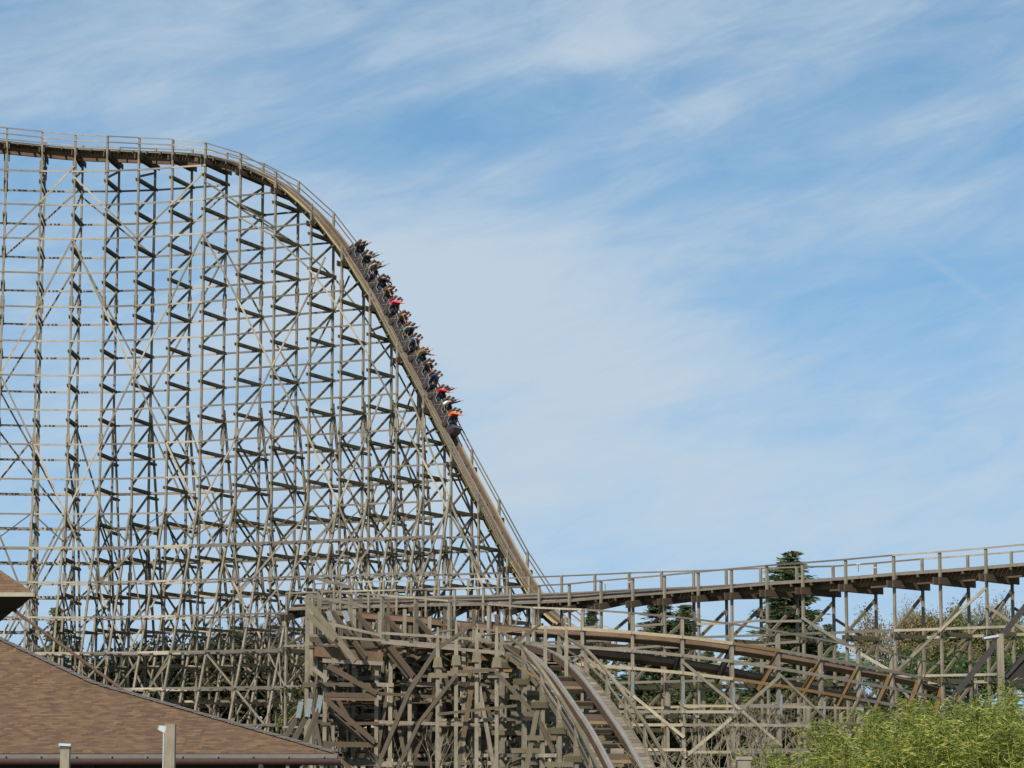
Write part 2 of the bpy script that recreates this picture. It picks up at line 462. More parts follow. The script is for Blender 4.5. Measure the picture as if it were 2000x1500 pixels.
# ================================================================== HIGH HILL
NP = [(-55, 330), (12, 330), (81, 330), (146, 330), (209, 330), (271, 330), (337, 330), (401, 330), (470, 330), (538, 400), (605, 700),
      (666, 715), (722, 715), (775, 820), (827, 900), (881, 950), (935, 1000), (991, 1100), (1048, 1180), (1106, 1240), (1166, 1260)]
TD = [-16, -11, -6, 0, 6.4, 12.8, 17.5, 21, 23, 24, 24, 24, 24, 24, 24, 24, 24, 24, 24, 24, 24]
DY = [268, 275, 282, 288, 291, 294, 297, 304, 325, 361, 424, 502, 590, 691, 789, 894, 994, 1098, 1186, 1232, 1255]
THh = [R(a) for a in TD]
k0 = 7
HN = [None] * len(NP); HN[k0] = plan(*NP[k0], 216)
def step_to(P, ang, px, py):
    u = Vector((math.cos(ang), -math.sin(ang), 0)); d = ray(px, py); d = Vector((d.x, d.y, 0))
    # P + s u = t d
    det = u.x * (-d.y) - (-d.x) * u.y
    s = ((-P.x) * (-d.y) - (-d.x) * (-P.y)) / det
    return P + u * s
for i in range(k0 + 1, len(NP)): HN[i] = step_to(HN[i - 1], (THh[i] + THh[i - 1]) / 2, *NP[i])
for i in range(k0 - 1, -1, -1): HN[i] = step_to(HN[i + 1], (THh[i] + THh[i + 1]) / 2, *NP[i])
HD = [at(NP[i][0], DY[i], HN[i].y).z for i in range(len(NP))]
WID = 4.0
hill = empty('coaster_hill', (HN[10].x, HN[10].y, 0), None,
             'tallest grey wooden coaster trestle with curved top and long steep drop at left', 'roller coaster', 'wooden coaster tracks')
ztie = at(401, 475, HN[7].y).z
HF = trestle(hill, HN, THh, HD, WID, ztie, 3.0, near_leg=(24.2, .34), near_leg2=(15.2, .34), far_leg=(33.0, .22), far_leg2=(21.0, .24), splice=12.0)
zn = ztie + .85 + 0.0
node = {}
zn0 = zn
for m in range(0, 6):
    for b in range(-5, 26, 4):
        bb = b + (2 if m % 2 else 0); zz = zn0 - 12.0 * m
        if zz < -8: continue
        for db in (2, -2):
            long_brace(hill, HN, THh, HD, bb, zz, bb + db, zz - 12, -1)
            long_brace(hill, HF, THh, HD, bb, zz - .85, bb + db, zz - 12.85, 1, 'diag')
random.seed(17)
def legpt(i, z, spec, sgn):
    q = Vector((math.sin(THh[i]), math.cos(THh[i]), 0)); P = HN[i] if sgn < 0 else HF[i]
    return Vector((P.x, P.y, 0)) + q * sgn * (spec[1] * (spec[0] - z) + .38) + Z * z
for spec, sgn, step in (((24.2, .34), -1, 2), ((15.2, .34), -1, 2), ((33.0, .22), 1, 2), ((21.0, .24), 1, 3)):
    for i0 in range(0, 17):
        for zt in (spec[0] - 1.5, spec[0] - 12.5, spec[0] - 22):
            if zt < 3 or random.random() < .3: continue
            d = random.choice((-1, 1)) * random.choice((1, 2)); i1 = i0 + d; zb = max(.3, zt - random.choice((6, 9, 12)))
            if not 0 <= i1 < 17 or HD[max(i0, i1)] < zt + 2: continue
            one('sway_brace', M[random.choice(('wood', 'diag', 'ledger'))], hill, legpt(i0, zt, spec, sgn), legpt(i1, zb, spec, sgn), .07, .15)
for i0 in range(0, 15, 2):
    a_ = HN[i0] + Z * 23.9; b_ = legpt(min(i0 + 1, 16), 21.4, (24.2, .34), -1); c_ = HN[i0 + 2] + Z * 23.9
    if HD[i0 + 2] > 26:
        one('horizontal_brace', M['tie'], hill, a_, b_, .14, .08); one('horizontal_brace', M['tie'], hill, b_, c_, .14, .08)
for i0 in range(0, 16):                                   # short braces across the bents low down
    for zt in (12, 18, 24, 30):
        if HD[i0] < zt + 3 or random.random() < .35: continue
        one('knee_brace', M['diag'], hill, legpt(i0, zt, (24.2, .34) if zt < 24 else (zt, 0), -1), Vector((HF[i0].x, HF[i0].y, zt - random.choice((3.0, 5.5)))), .08, .18)
        one('knee_brace', M['tie'], hill, Vector((HN[i0].x, HN[i0].y, zt - 1)), legpt(i0, max(zt - 6, 1), (33, .22), 1), .08, .18)
# top pieces up to the deck
for b0, b1, dzz in ((5, 7, 5.4), (5, 3, 5.5), (9, 7, 4.6), (9, 7, 4.6), (1, 3, 6.5)):
    long_brace(hill, HN, THh, HD, b0, zn0, b1, zn0 + dzz, -1, clip=.5)
    long_brace(hill, HF, THh, HD, b0, zn0 - .85, b1, zn0 + dzz - .85, 1, 'diag', clip=.5)
for off, mt in ((4.5, 'fresh'),):
    mb = MB(); mf = MB()
    for i in range(8, 18):
        for (PL, b_, s_) in ((HN, mb, -1), (HF, mf, 1)):
            q0 = Vector((math.sin(THh[i]), math.cos(THh[i]), 0)) * s_ * .26
            b_.bar(PL[i] + q0 + Z * (HD[i] - off), PL[i + 1] + q0 + Z * (HD[i + 1] - off), .06, .14)
    mb.obj('sway_brace', M['wood'], hill); mf.obj('sway_brace', M['diag'], hill)
hc = []
for i in range(len(NP)):
    q = Vector((math.sin(THh[i]), math.cos(THh[i]), 0)); hc.append(HN[i] + q * WID / 2 + Z * HD[i])
HFR = build_track(hill, hc, [0] * len(hc), gauge=.72, walk=(.9, 1.5), deck=M['dropdeck'], edge=M['yellowdeck'], tie_step=1.35, half=1.9, b0=-.55, b1=.2, e0=-.06, edge2=M['ledger'], split=int(.36 * len(frames(hc, [0] * len(hc), .5))))

# ================================================================== UPPER TRACK (crossing right)
T2 = [(560, 1150, 1192, 176), (610, 1150, 1190, 175), (665, 1150, 1188, 174.5), (720, 1150, 1187, 174), (775, 1150, 1186, 173.5), (832, 1150, 1184, 173), (888, 1150, 1183, 172.6), (944, 1150, 1182, 172), (997, 1145, 1180, 171.5), (1053, 1143, 1178, 170.5), (1112, 1140, 1175, 169.5), (1174, 1136, 1169, 168), (1236, 1132, 1164, 166.6),
      (1298, 1128, 1159, 165), (1364, 1122, 1153, 163.5), (1429, 1118, 1147, 162), (1498, 1112, 1141, 160.3), (1568, 1103, 1136, 158.6),
      (1652, 1092, 1130, 156.5), (1746, 1087, 1122, 154.4), (1836, 1080, 1116, 152.4), (1926, 1072, 1109, 150.5), (2018, 1064, 1101, 148.8), (2112, 1060, 1094, 147)]
N2 = [plan(x, dy, Y) for x, ty, dy, Y in T2]; D2 = [at(x, dy, Y).z for x, ty, dy, Y in T2]
A2 = []
for i in range(len(N2)):
    a, b = N2[max(i - 1, 0)], N2[min(i + 1, len(N2) - 1)]; d = b - a; A2.append(math.atan2(-d.y, d.x))
roll2 = [R(-14) if x < 1100 else R(-14) * max(0, (1560 - x) / 460) for x, *_ in T2]
F2z = [d + math.sin(-r) * 3.6 for d, r in zip(D2, roll2)]
t2 = empty('coaster_track', (N2[16].x, N2[16].y, 0), None,
           'weathered wooden track with double handrails climbing gently to the right edge', 'roller coaster', 'wooden coaster tracks')
F2 = trestle(t2, N2, A2, D2, 3.4, 2.2, 2.75, splice=0, farz=F2z, ledger_off=.3, handrail=1.18, mid=False, post=.17)
c2 = [N2[i] + Vector((math.sin(A2[i]), math.cos(A2[i]), 0)) * 1.7 + Z * ((D2[i] + F2z[i]) / 2) for i in range(len(N2))]
build_track(t2, c2, roll2, gauge=.72, walk=(.9, 1.55), half=1.6, tie_step=1.5, deck=M['plank'], edge=M['ledger'], b0=-.5, b1=.12, e0=-.06)
for k, b in enumerate(range(17, 23, 2)):
    z = [13.2, 7.6]
    for PL, s_, mt in ((N2, -1, 'wood'), (F2, 1, 'diag')):
        long_brace(t2, PL, A2, D2, b, D2[b] - 2.2 if k % 2 == 0 else 8.2, b + 2, 8.2 if k % 2 == 0 else D2[b + 2] - 1.2, s_, mt, .17)
        long_brace(t2, PL, A2, D2, b, .8 if k % 2 == 0 else 7.8, b + 2, 7.8 if k % 2 == 0 else .8, s_, mt, .17)

random.seed(3)
for zb in (5.2, 6.4, 9.0, 10.2, 11.6):
    for i in range(9, 17):
        if random.random() < .35 or D2[i] < zb + 1.6 or D2[i + 1] < zb + 1.6: continue
        q = Vector((math.sin(A2[i]), math.cos(A2[i]), 0)) * -.16
        one('ledger', M[random.choice(('fresh', 'ledger', 'ledger'))], t2, N2[i] + q + Z * zb, N2[i + 1] + q + Z * (zb + random.uniform(-.1, .1)), .05, .15)
# ================================================================== LOWER BANKED TRACK
T3 = [(640, 1192, 1232, 150), (700, 1200, 1238, 146.5), (760, 1205, 1241, 144.5), (825, 1210, 1245, 143), (890, 1217, 1250, 141.5), (965, 1224, 1256, 140.2), (1050, 1231, 1263, 139), (1142, 1235, 1270, 138.2), (1235, 1242, 1280, 137.8), (1327, 1251, 1290, 138),
      (1419, 1263, 1303, 138.8), (1506, 1277, 1320, 140.3), (1587, 1292, 1337, 142.5), (1660, 1306, 1352, 145.4), (1725, 1318, 1366, 148.6),
      (1780, 1330, 1380, 152), (1826, 1342, 1393, 156), (1862, 1352, 1405, 160), (1890, 1362, 1417, 165)]
A3 = []; O3 = [at(x, y, Y) for x, y, yl, Y in T3]
for i in range(len(O3)):
    a, b = O3[max(i - 1, 0)], O3[min(i + 1, len(O3) - 1)]; d = b - a; A3.append(math.atan2(-d.y, d.x))
c3 = []; r3 = []
for i, (x, y, yl, Y) in enumerate(T3):
    q = Vector((math.sin(A3[i]), math.cos(A3[i]), 0))
    sepz = (yl - y) / FPX * Y * .97; g2 = 1.6
    r = math.asin(min(.92, sepz / g2)); r3.append(r)
    c3.append(O3[i] + q * (math.cos(r) * .8) - Z * (sepz / 2) - Z * .1)
t3 = empty('banked_track', (c3[9].x, c3[9].y, 0), None,
           'banked brown-beamed lower track curving down to the right above the bamboo', 'roller coaster', 'wooden coaster tracks')
F3 = frames(c3, r3, .5)
for sg in (-1, 1):
    b = sweep(F3, sg * .8, .3, -.24, .12).obj('rail_beam', M['beam'], t3)
    sweep(F3, sg * .8, .34, .125, .19).obj('top_board', M['dark'], b)
    sweep(F3, sg * .8, .12, .195, .22).obj('steel_strip', M['steel'], b)
N3 = [Vector((O3[i].x, O3[i].y, 0)) - Vector((math.sin(A3[i]), math.cos(A3[i]), 0)) * .55 for i in range(len(O3))]
D3 = [O3[i].z + .0 for i in range(len(O3))]
FZ3 = [O3[i].z - 1.9 for i in range(len(O3))]
FN3 = trestle(t3, N3, A3, D3, 3.3, 1.4, 2.0, splice=4.4, handrail=1.22, ledger_off=.2, hr_far=False, farz=FZ3, topbeam=False, zmin=.9, sparse=.18, post=.21, mid=False)
for i in range(len(c3)):
    u = Vector((math.cos(A3[i]), -math.sin(A3[i]), 0)); q = Vector((math.sin(A3[i]), math.cos(A3[i]), 0))
    r = r3[i]; s_ = q * math.cos(r) - Z * math.sin(r); nn = q * math.sin(r) + Z * math.cos(r)
    one('gusset_tie', M['orange'] if i > 10 else M['dark'], t3, c3[i] - s_ * 1.05 - nn * .42, c3[i] + s_ * 1.3 - nn * .42, .12, .42, ref=u)
for off, mt in ((.15, 'fresh'), (-.82, 'ledger'), (-1.75, 'fresh')):     # boards running with the track
    for i in range(6, len(N3) - 1):
        q = Vector((math.sin(A3[i]), math.cos(A3[i]), 0)) * -.2
        mm = 'orange' if (i in (10, 15) and off > 0) or (i in (10, 11, 12) and off < -1.5) else (mt if i < 11 else 'ledger')
        one('side_board', M[mm], t3, N3[i] + q + Z * (D3[i] + off), N3[i + 1] + q + Z * (D3[i + 1] + off), .05, .17)
for yy in (1379, 1416, 1469):
    for i in range(7, 13):
        q = Vector((math.sin(A3[i]), math.cos(A3[i]), 0)) * -.17; zb = at(1400, yy, 138).z
        if (i * 7 + yy) % 5 == 0: continue
        one('ledger', M['fresh' if (i + yy) % 3 else 'ledger'], t3, N3[i] + q + Z * zb, N3[i + 1] + q + Z * zb, .05, .14)
for i in range(8, 16):                                                    # galvanised plates on the posts
    q = Vector((math.sin(A3[i]), math.cos(A3[i]), 0)) * -.16
    mb = MB().bar(N3[i] + q + Z * (D3[i] - 3.5), N3[i] + q * 1.4 + Z * (D3[i] - 2.2), .14, .03, ref=Vector((1, 0, 0)))
    mb.obj('steel_plate', M['galv'], t3)
for b, s1 in ((9, 2), (11, -2), (11, 2), (7, 2), (7, -2), (13, 1), (13, -1)):
    long_brace(t3, N3, A3, D3, b, D3[b] - 1.2, b + s1, D3[b] - 5.6, -1, 'wood', .16)

# ================================================================== FRONT STEEP TRACK
T4 = [(800, 1296, 139.5), (862, 1278, 137.2), (925, 1267, 135), (975, 1263, 133.4), (1010, 1266, 132.2), (1053, 1284, 130.6), (1088, 1316, 128.9), (1112, 1345, 127.6), (1146, 1393, 125.6), (1178, 1441, 123.8), (1212, 1503, 121.6), (1240, 1556, 119.6), (1275, 1610, 117)]
c4 = [at(x_ + 9, y_, Y_) for x_, y_, Y_ in T4]
t4 = empty('plunging_track', (c4[6].x, c4[6].y, 0), None,
           'nearest track with plank walkways curving steeply down toward the viewer at bottom centre', 'roller coaster', 'wooden coaster tracks')
c4 = [c - Z * .2 for c in c4]
r4 = [0.0] * len(c4)
build_track(t4, c4, r4, gauge=.78, walk=(.95, 1.6), half=1.7, tie_step=1.3, deck=M['plank'], edge=M['diag'], b1=.32, beam=M['t4beam'], tmat=M['brownwood'])
F4 = frames(c4, r4, .5)
for p, t, s, n in frames(c4, r4, 3.2):
    mb = MB()
    for k in range(3): mb.bar(p + t * (k * .28) - s * .66 - n * .05, p + t * (k * .28) + s * .66 - n * .05, .284, .05, ref=t)
    mb.obj('centre_planks', M['brownwood'], t4)
F4p = frames(c4, r4, 2.35)
for sg in (-1, 1):
    top = []
    for k, (p, t, s, n) in enumerate(F4p):
        base = p + s * sg * 1.78; be = empty('support_post', Vector((base.x, base.y, 0)), t4)
        MB().bar(Vector((base.x, base.y, 0)), base + Z * 0.0, .2, .2, ref=Vector((s.x, s.y, 0))).obj('lower_post', M['wood'], be)
        MB().bar(base, base + Z * 1.15, .2, .24, ref=Vector((s.x, s.y, 0)), taper=.55).obj('upper_post', M['wood'], be)
        hs = Vector((s.x, s.y, 0)).normalized(); fw = hs.cross(Z) * (1)
        if sg < 0:
            MB().bar(base - Z * .55 + fw * .14 - hs * .0, base - Z * .15 + fw * .14, .46, .1, ref=hs, taper=.75).obj('bracket', M['diag'], be)
        top.append(base + Z * 1.13)
    mb = MB()
    for k, (a, b) in enumerate(zip(top, top[1:])): mb.bar(a, b, .18, .08)
    mb.obj('handrail', M['diag'], t4)
    mb = MB()
    for k, (a, b) in enumerate(zip(top, top[1:])): mb.bar(a - Z * .62, b - Z * .62, .05, .1)
    mb.obj('mid_rail', M['diag'], t4)
for k, (p, t, s, n) in enumerate(F4p):
    z = p.z - .55; hs = Vector((s.x, s.y, 0)).normalized(); a = Vector((p.x, p.y, 0))
    fw = Vector((t.x, t.y, 0)).normalized()
    mb = MB()
    for j in (-1, 1): mb.bar(a - hs * 2.3 + fw * .16 * j + Z * z, a + hs * 2.3 + fw * .16 * j + Z * z, .09, .3, ref=fw)
    mb.obj('cap_beam', M['tie'], t4)
    zz = z - 1.6
    while zz > .5:
        one('cross_tie', M['diag'], t4, a - hs * 2.6 + fw * .17 + Z * zz, a + hs * 2.6 + fw * .17 + Z * zz, .08, .24, ref=fw)
        one('diagonal_brace', M['diag'], t4, a + hs * 1.8 - fw * .17 + Z * (zz + 1.4), a - hs * 1.8 - fw * .17 + Z * (zz + .2), .08, .2, ref=fw)
        zz -= 1.8
    if k % 3 == 0: one('batter_leg', M['diag'], t4, a - hs * 1.95 + Z * (z + .2), a - hs * 3.2, .18, .2, ref=fw)
for zz in (1.5, 3.3, 5.1):
    for sg in (-1, 1):
        mb = MB()
        for (p, t, s, n), (p2, t_2, s2, n2) in zip(F4p, F4p[1:]):
            if p2.z - 1 < zz or p.z - 1 < zz: mb.obj('ledger', M['ledger'], t4); mb = MB(); continue
            o1 = Vector((p.x, p.y, zz)) + s * sg * 1.95; o2 = Vector((p2.x, p2.y, zz)) + s2 * sg * 1.95; mb.bar(o1, o2, .06, .18)
        mb.obj('ledger', M['ledger'], t4)

# ================================================================== TURNAROUND SUPPORT BLOCK
blk = empty('turnaround_trestle', tuple(plan(760, 1400, 134)), None,
            'dense tangle of heavy timbers under the turn with thick slanting planks beside the shingled roof', 'roller coaster', 'wooden coaster tracks')
random.seed(5)
rows = [(131.5, [(598, 1168), (634, 1300), (735, 1300), (762, 1290), (800, 1320), (858, 1255), (905, 1232), (935, 1236), (985, 1300)]),
        (136.0, [(606, 1175), (650, 1180), (690, 1190), (740, 1195), (789, 1190), (838, 1205), (893, 1215), (940, 1230)]),
        (141.5, [(603, 1190), (645, 1160), (702, 1165), (757, 1170), (812, 1180), (868, 1185), (925, 1190), (970, 1200)]),
        (147.5, [(612, 1190), (665, 1200), (720, 1200), (775, 1200), (830, 1205), (885, 1205), (940, 1215)]),
        (153.5, [(620, 1200), (680, 1200), (740, 1205), (800, 1205), (860, 1205), (920, 1215)])]
grid = []
for ri, (Y, L) in enumerate(rows):
    row = []
    for j, (x, ty) in enumerate(L):
        Yj = Y + abs(j - 4) * .25
        p = plan(x, 1400, Yj); z = at(x, ty, Yj).z
        mb = MB().bar(p, p + Z * z, .2, .22, ref=Vector((1, .1, 0)), taper=.98)
        for zs in (2.6, 6.4):
            if zs + .6 < z - .4 and random.random() < .7:
                for s_ in (-1, 1): mb.bar(p + Vector((s_ * .13, -.02, zs - .55)), p + Vector((s_ * .13, -.02, zs + .55)), .06, .25, ref=Vector((1, 0, 0)))
        mb.obj('post', M['wood' if ri < 2 else 'shade_oldwood'], blk); row.append((p, z))  # rear rows get darker timber: the block's inner shade put into colour
    grid.append(row)
for ri, row in enumerate(grid):
    for lv in range(5):
        zz = .9 + lv * 2.0 + ri * .13
        mb = MB()
        for (p, z), (p2, z2) in zip(row, row[1:]):
            if z > zz and z2 > zz and (random.random() < .82):
                e = (p2 - p).normalized() * .2
                mb.bar(p - e + Vector((0, -.16, zz)), p2 + e + Vector((0, -.16, zz + random.uniform(-.06, .06))), .06, random.choice((.16, .2, .26)))
        mb.obj('ledger', M['shade_oldwood' if lv % 2 else 'brownwood'], blk)
    for j, ((p, z), (p2, z2)) in enumerate(zip(row, row[1:])):
        zt = min(z, z2) - .6
        if ri and random.random() < .55: continue
        if random.random() < .5:
            one('diagonal_brace', M['brownwood' if random.random() < .6 else 'shade_oldwood'], blk, p + Vector((0, .16, zt)), p2 + Vector((0, .16, max(zt - 4.5, .4))), .08, .2)
        else:
            one('diagonal_brace', M['brownwood' if random.random() < .6 else 'shade_oldwood'], blk, p + Vector((0, .16, max(zt - 4.2, .4))), p2 + Vector((0, .16, zt)), .08, .2)
for r1, r2 in zip(grid, grid[1:]):
    for j in range(min(len(r1), len(r2))):
        (p, z), (p2, z2) = r1[j], r2[j]
        for lv in range(5):
            zz = 1.3 + lv * 2.0
            if zz < min(z, z2) - .2:
                one('cross_tie', M['brownwood'], blk, p + Vector((.17, 0, zz)), p2 + Vector((.17, 0, zz)), .08, .24)
        if j % 2: one('diagonal_brace', M['diag'], blk, p + Vector((-.17, 0, min(z, z2) - .5)), p2 + Vector((-.17, 0, .5)), .08, .2)
def tim(a, b, w_, h_, mat, name='diagonal_brace', par=None):
    return one(name, M[mat], par or blk, at(*a), at(*b), h_ if False else w_, h_)
for fy, (x0, x1, Y0, Y1) in ((1264, (612, 1000, 132.2, 156)), (1372, (640, 1000, 133.5, 152))):
    zf = at(800, fy, 132).z; y = Y0; k = 0
    while y < Y1:
        xs = [x0, x0 + (x1 - x0) * random.uniform(.25, .4), x0 + (x1 - x0) * random.uniform(.6, .75), x1]
        if random.random() > .12:
            MB().bar(Vector((at(x0, fy, y).x, y, zf + random.uniform(0, .03))), Vector((at(x1, fy, y).x, y, zf + random.uniform(0, .03))), .34, .05).obj('floor_board', M['brownwood'], blk)
        y += .42
# thick slanting planks that hold the outer edge of the turn
for a, b in (((596, 1168, 131), (694, 1292, 129.6)), ((600, 1200, 130.6), (655, 1250, 129.8)), ((650, 1196, 133), (716, 1286, 130)), ((697, 1200, 133), (800, 1322, 130)), ((752, 1204, 133), (812, 1268, 130.5)),
             ((815, 1210, 133), (862, 1262, 130.5)), ((886, 1216, 133), (922, 1266, 131)), ((672, 1196, 134), (700, 1250, 131.5)), ((752, 1250, 131), (808, 1322, 129.5))):
    P, Q = at(*a), at(*b); one('slanting_plank', M['brownwood' if a[0] > 640 else 'diag'], blk, P, Q, .12, .28)
# tower frame boards
for a, b, h, mt in (((632, 1357, 130.8), (736, 1359, 130.8), .26, 'brownwood'), ((632, 1364, 130.8), (733, 1366, 130.8), .16, 'beam'), ((632, 1453, 130.8), (740, 1455, 130.8), .26, 'brownwood'),
                    ((598, 1240, 131), (900, 1262, 130.9), .13, 'ledger'), ((606, 1247, 132.5), (760, 1262, 132.5), .36, 'brownwood'), ((614, 1272, 131.4), (748, 1284, 131.4), .5, 'beam'),
                    ((630, 1290, 131), (748, 1296, 131), .2, 'ledger'), ((760, 1256, 132.6), (1000, 1290, 132.2), .4, 'beam'), ((745, 1254, 130.6), (985, 1276, 130.2), .16, 'ledger'),
                    ((600, 1208, 130.8), (740, 1240, 130.8), .14, 'wood'), ((740, 1236, 130.9), (960, 1250, 130.9), .13, 'wood'), ((600, 1163, 132), (720, 1186, 134), .16, 'wood'), ((600, 1125, 150), (690, 1148, 152), .16, 'wood'),
                    ((800, 1322, 131), (905, 1318, 131), .14, 'brownwood'), ((735, 1354, 131), (985, 1370, 131), .16, 'brownwood'), ((740, 1410, 131), (990, 1418, 131), .16, 'ledger'),
                    ((880, 1308, 129), (1000, 1310, 128.5), .12, 'orange'), ((884, 1303, 129), (925, 1306, 129), .2, 'orange')):
    one('cross_board', M[mt], blk, at(*a), at(*b), .07, h)
for a, b, h, mt in (((640, 1300, 130.7), (736, 1354, 130.7), .28, 'brownwood'), ((634, 1364, 130.6), (733, 1450, 130.6), .26, 'brownwood'), ((640, 1385, 131.6), (712, 1450, 131.6), .22, 'brownwood'),
                    ((634, 1456, 130.6), (685, 1502, 130.6), .2, 'brownwood'), ((610, 1304, 131.2), (640, 1328, 131.2), .22, 'wood'),
                    ((928, 1217, 128), (852, 1268, 128.6), .17, 'shade_oldwood'), ((856, 1264, 128.6), (800, 1350, 129.2), .24, 'shade_oldwood'), ((800, 1350, 129.2), (745, 1480, 130), .24, 'shade_oldwood'), ((745, 1480, 130), (735, 1510, 130), .24, 'shade_oldwood'),
                    ((892, 1318, 128), (820, 1410, 128.8), .2, 'shade_oldwood'), ((820, 1410, 128.8), (775, 1505, 129.4), .2, 'shade_oldwood'), ((893, 1312, 127.6), (968, 1308, 127.6), .15, 'shade_oldwood'), ((968, 1312, 127.4), (1050, 1400, 126.8), .2, 'shade_oldwood'), ((1050, 1400, 126.8), (1098, 1505, 126), .22, 'shade_oldwood'),
                    ((855, 1395, 128), (1010, 1378, 127.5), .14, 'shade_oldwood'), ((925, 1320, 128.6), (905, 1440, 128.6), .24, 'beam'), ((930, 1310, 128.4), (965, 1500, 128.4), .2, 'wood'), ((1058, 1218, 130), (1020, 1245, 130), .14, 'shade_oldwood'), ((1020, 1245, 130), (1000, 1262, 130), .14, 'shade_oldwood')):
    one('diagonal_brace', M[mt], blk, at(*a), at(*b), .09, h)
for x, y0, y1, Y in ((855, 1225, 1290, 128.6), (891, 1212, 1286, 128.4), (931, 1218, 1280, 128.2), (970, 1224, 1290, 128), (1065, 1222, 1262, 129.5), (1022, 1232, 1262, 130.5), (1106, 1226, 1270, 129.5)):
    P = at(x, y1, Y); pb = empty('bracketed_post', Vector((P.x, P.y, 0)), blk)
    MB().bar(Vector((P.x, P.y, 0)), P, .19, .19, ref=Vector((1, 0, 0))).obj('lower_post', M['wood'], pb)
    MB().bar(P, at(x, y0, Y), .22, .22, ref=Vector((1, 0, 0)), taper=.45).obj('upper_post', M['wood'], pb)
    if x < 1000:
        MB().bar(P + Vector((0, -.14, -.35)), P + Vector((0, -.14, .15)), .5, .1, ref=Vector((1, 0, 0)), taper=.7).obj('bracket', M['diag'], pb)
        MB().bar(P + Vector((-.45, -.16, -.75)), P + Vector((.6, -.16, -.75)), .09, .24).obj('shelf_board', M['diag'], pb)
for a, b in (((588, 1370, 129.6), (582, 1402, 129.6)), ((606, 1365, 129.6), (600, 1400, 129.6)), ((627, 1358, 129.6), (620, 1392, 129.6)), ((640, 1194, 132), (648, 1212, 132)), ((672, 1194, 132), (680, 1214, 131.5))):
    P, Q = at(*a), at(*b); MB().bar(P, Q, .26, .05, ref=Vector((1, 0, 0))).obj('steel_plate', M['galv'], blk)
for a, b in (((622, 1385, 129.7), (596, 1452, 129.3)), ((602, 1392, 129.9), (572, 1450, 129.5)), ((584, 1395, 130), (556, 1442, 129.7))):
    one('batter_leg', M['shade_oldwood'], blk, at(*a), at(*b), .22, .22)
tim((1060, 1330, 127), (1010, 1302, 127), .1, .1, 'orange', 'new_board')
#PART2
# ================================================================== TRAIN AND RIDERS
random.seed(21)
def fr_at_y(F, y, h):
    best = None
    for i, (p, t, s, n) in enumerate(F):
        X, Yp = proj(p + n * h)
        if X > 450 and (best is None or abs(Yp - y) < best[0]): best = (abs(Yp - y), i)
    return best[1]
HFF = frames(hc, [0] * len(hc), .1)
iA = fr_at_y(HFF, 480, 1.1); iB = fr_at_y(HFF, 838, 1.1)
pitch = (iB - iA) / 5.0
Lc = pitch * .1 - .32
train = empty('coaster_train', HFF[(iA + iB) // 2][0], None, 'five car brown roller coaster train full of riders diving down the steep drop', 'roller coaster train')
rowd = Lc / 3
cars = []
def side_panel(y, d):
    mb = MB()
    pts = [Vector((-.05, y, .62))]
    for j in range(3):
        x0 = j * rowd
        pts += [Vector((x0 - .05, y, 1.30)), Vector((x0 + rowd * .42, y, 1.24)), Vector((x0 + rowd * .62, y, .98)), Vector((x0 + rowd * .93, y, .95))]
    pts += [Vector((Lc, y, 1.05)), Vector((Lc, y, .62))]
    mb.prism(pts, Vector((0, d, 0))); return mb
def trims(y):
    mb = MB()
    for j in range(3):
        x0 = j * rowd
        ch = [(x0 - .05, 1.30), (x0 + rowd * .42, 1.24), (x0 + rowd * .62, .98), (x0 + rowd * .95, .95)]
        for a, b in zip(ch, ch[1:]): mb.bar(Vector((a[0], y, a[1])), Vector((b[0], y, b[1])), .05, .05, ref=Vector((0, 1, 0)))
        mb.bar(Vector((x0 + .02, y, .66)), Vector((x0 + rowd * .4, y, 1.34)), .04, .035, ref=Vector((0, 1, 0)))
        mb.bar(Vector((x0 + rowd * .5, y, .66)), Vector((x0 + rowd * .02, y, 1.34)), .04, .035, ref=Vector((0, 1, 0)))
    return mb
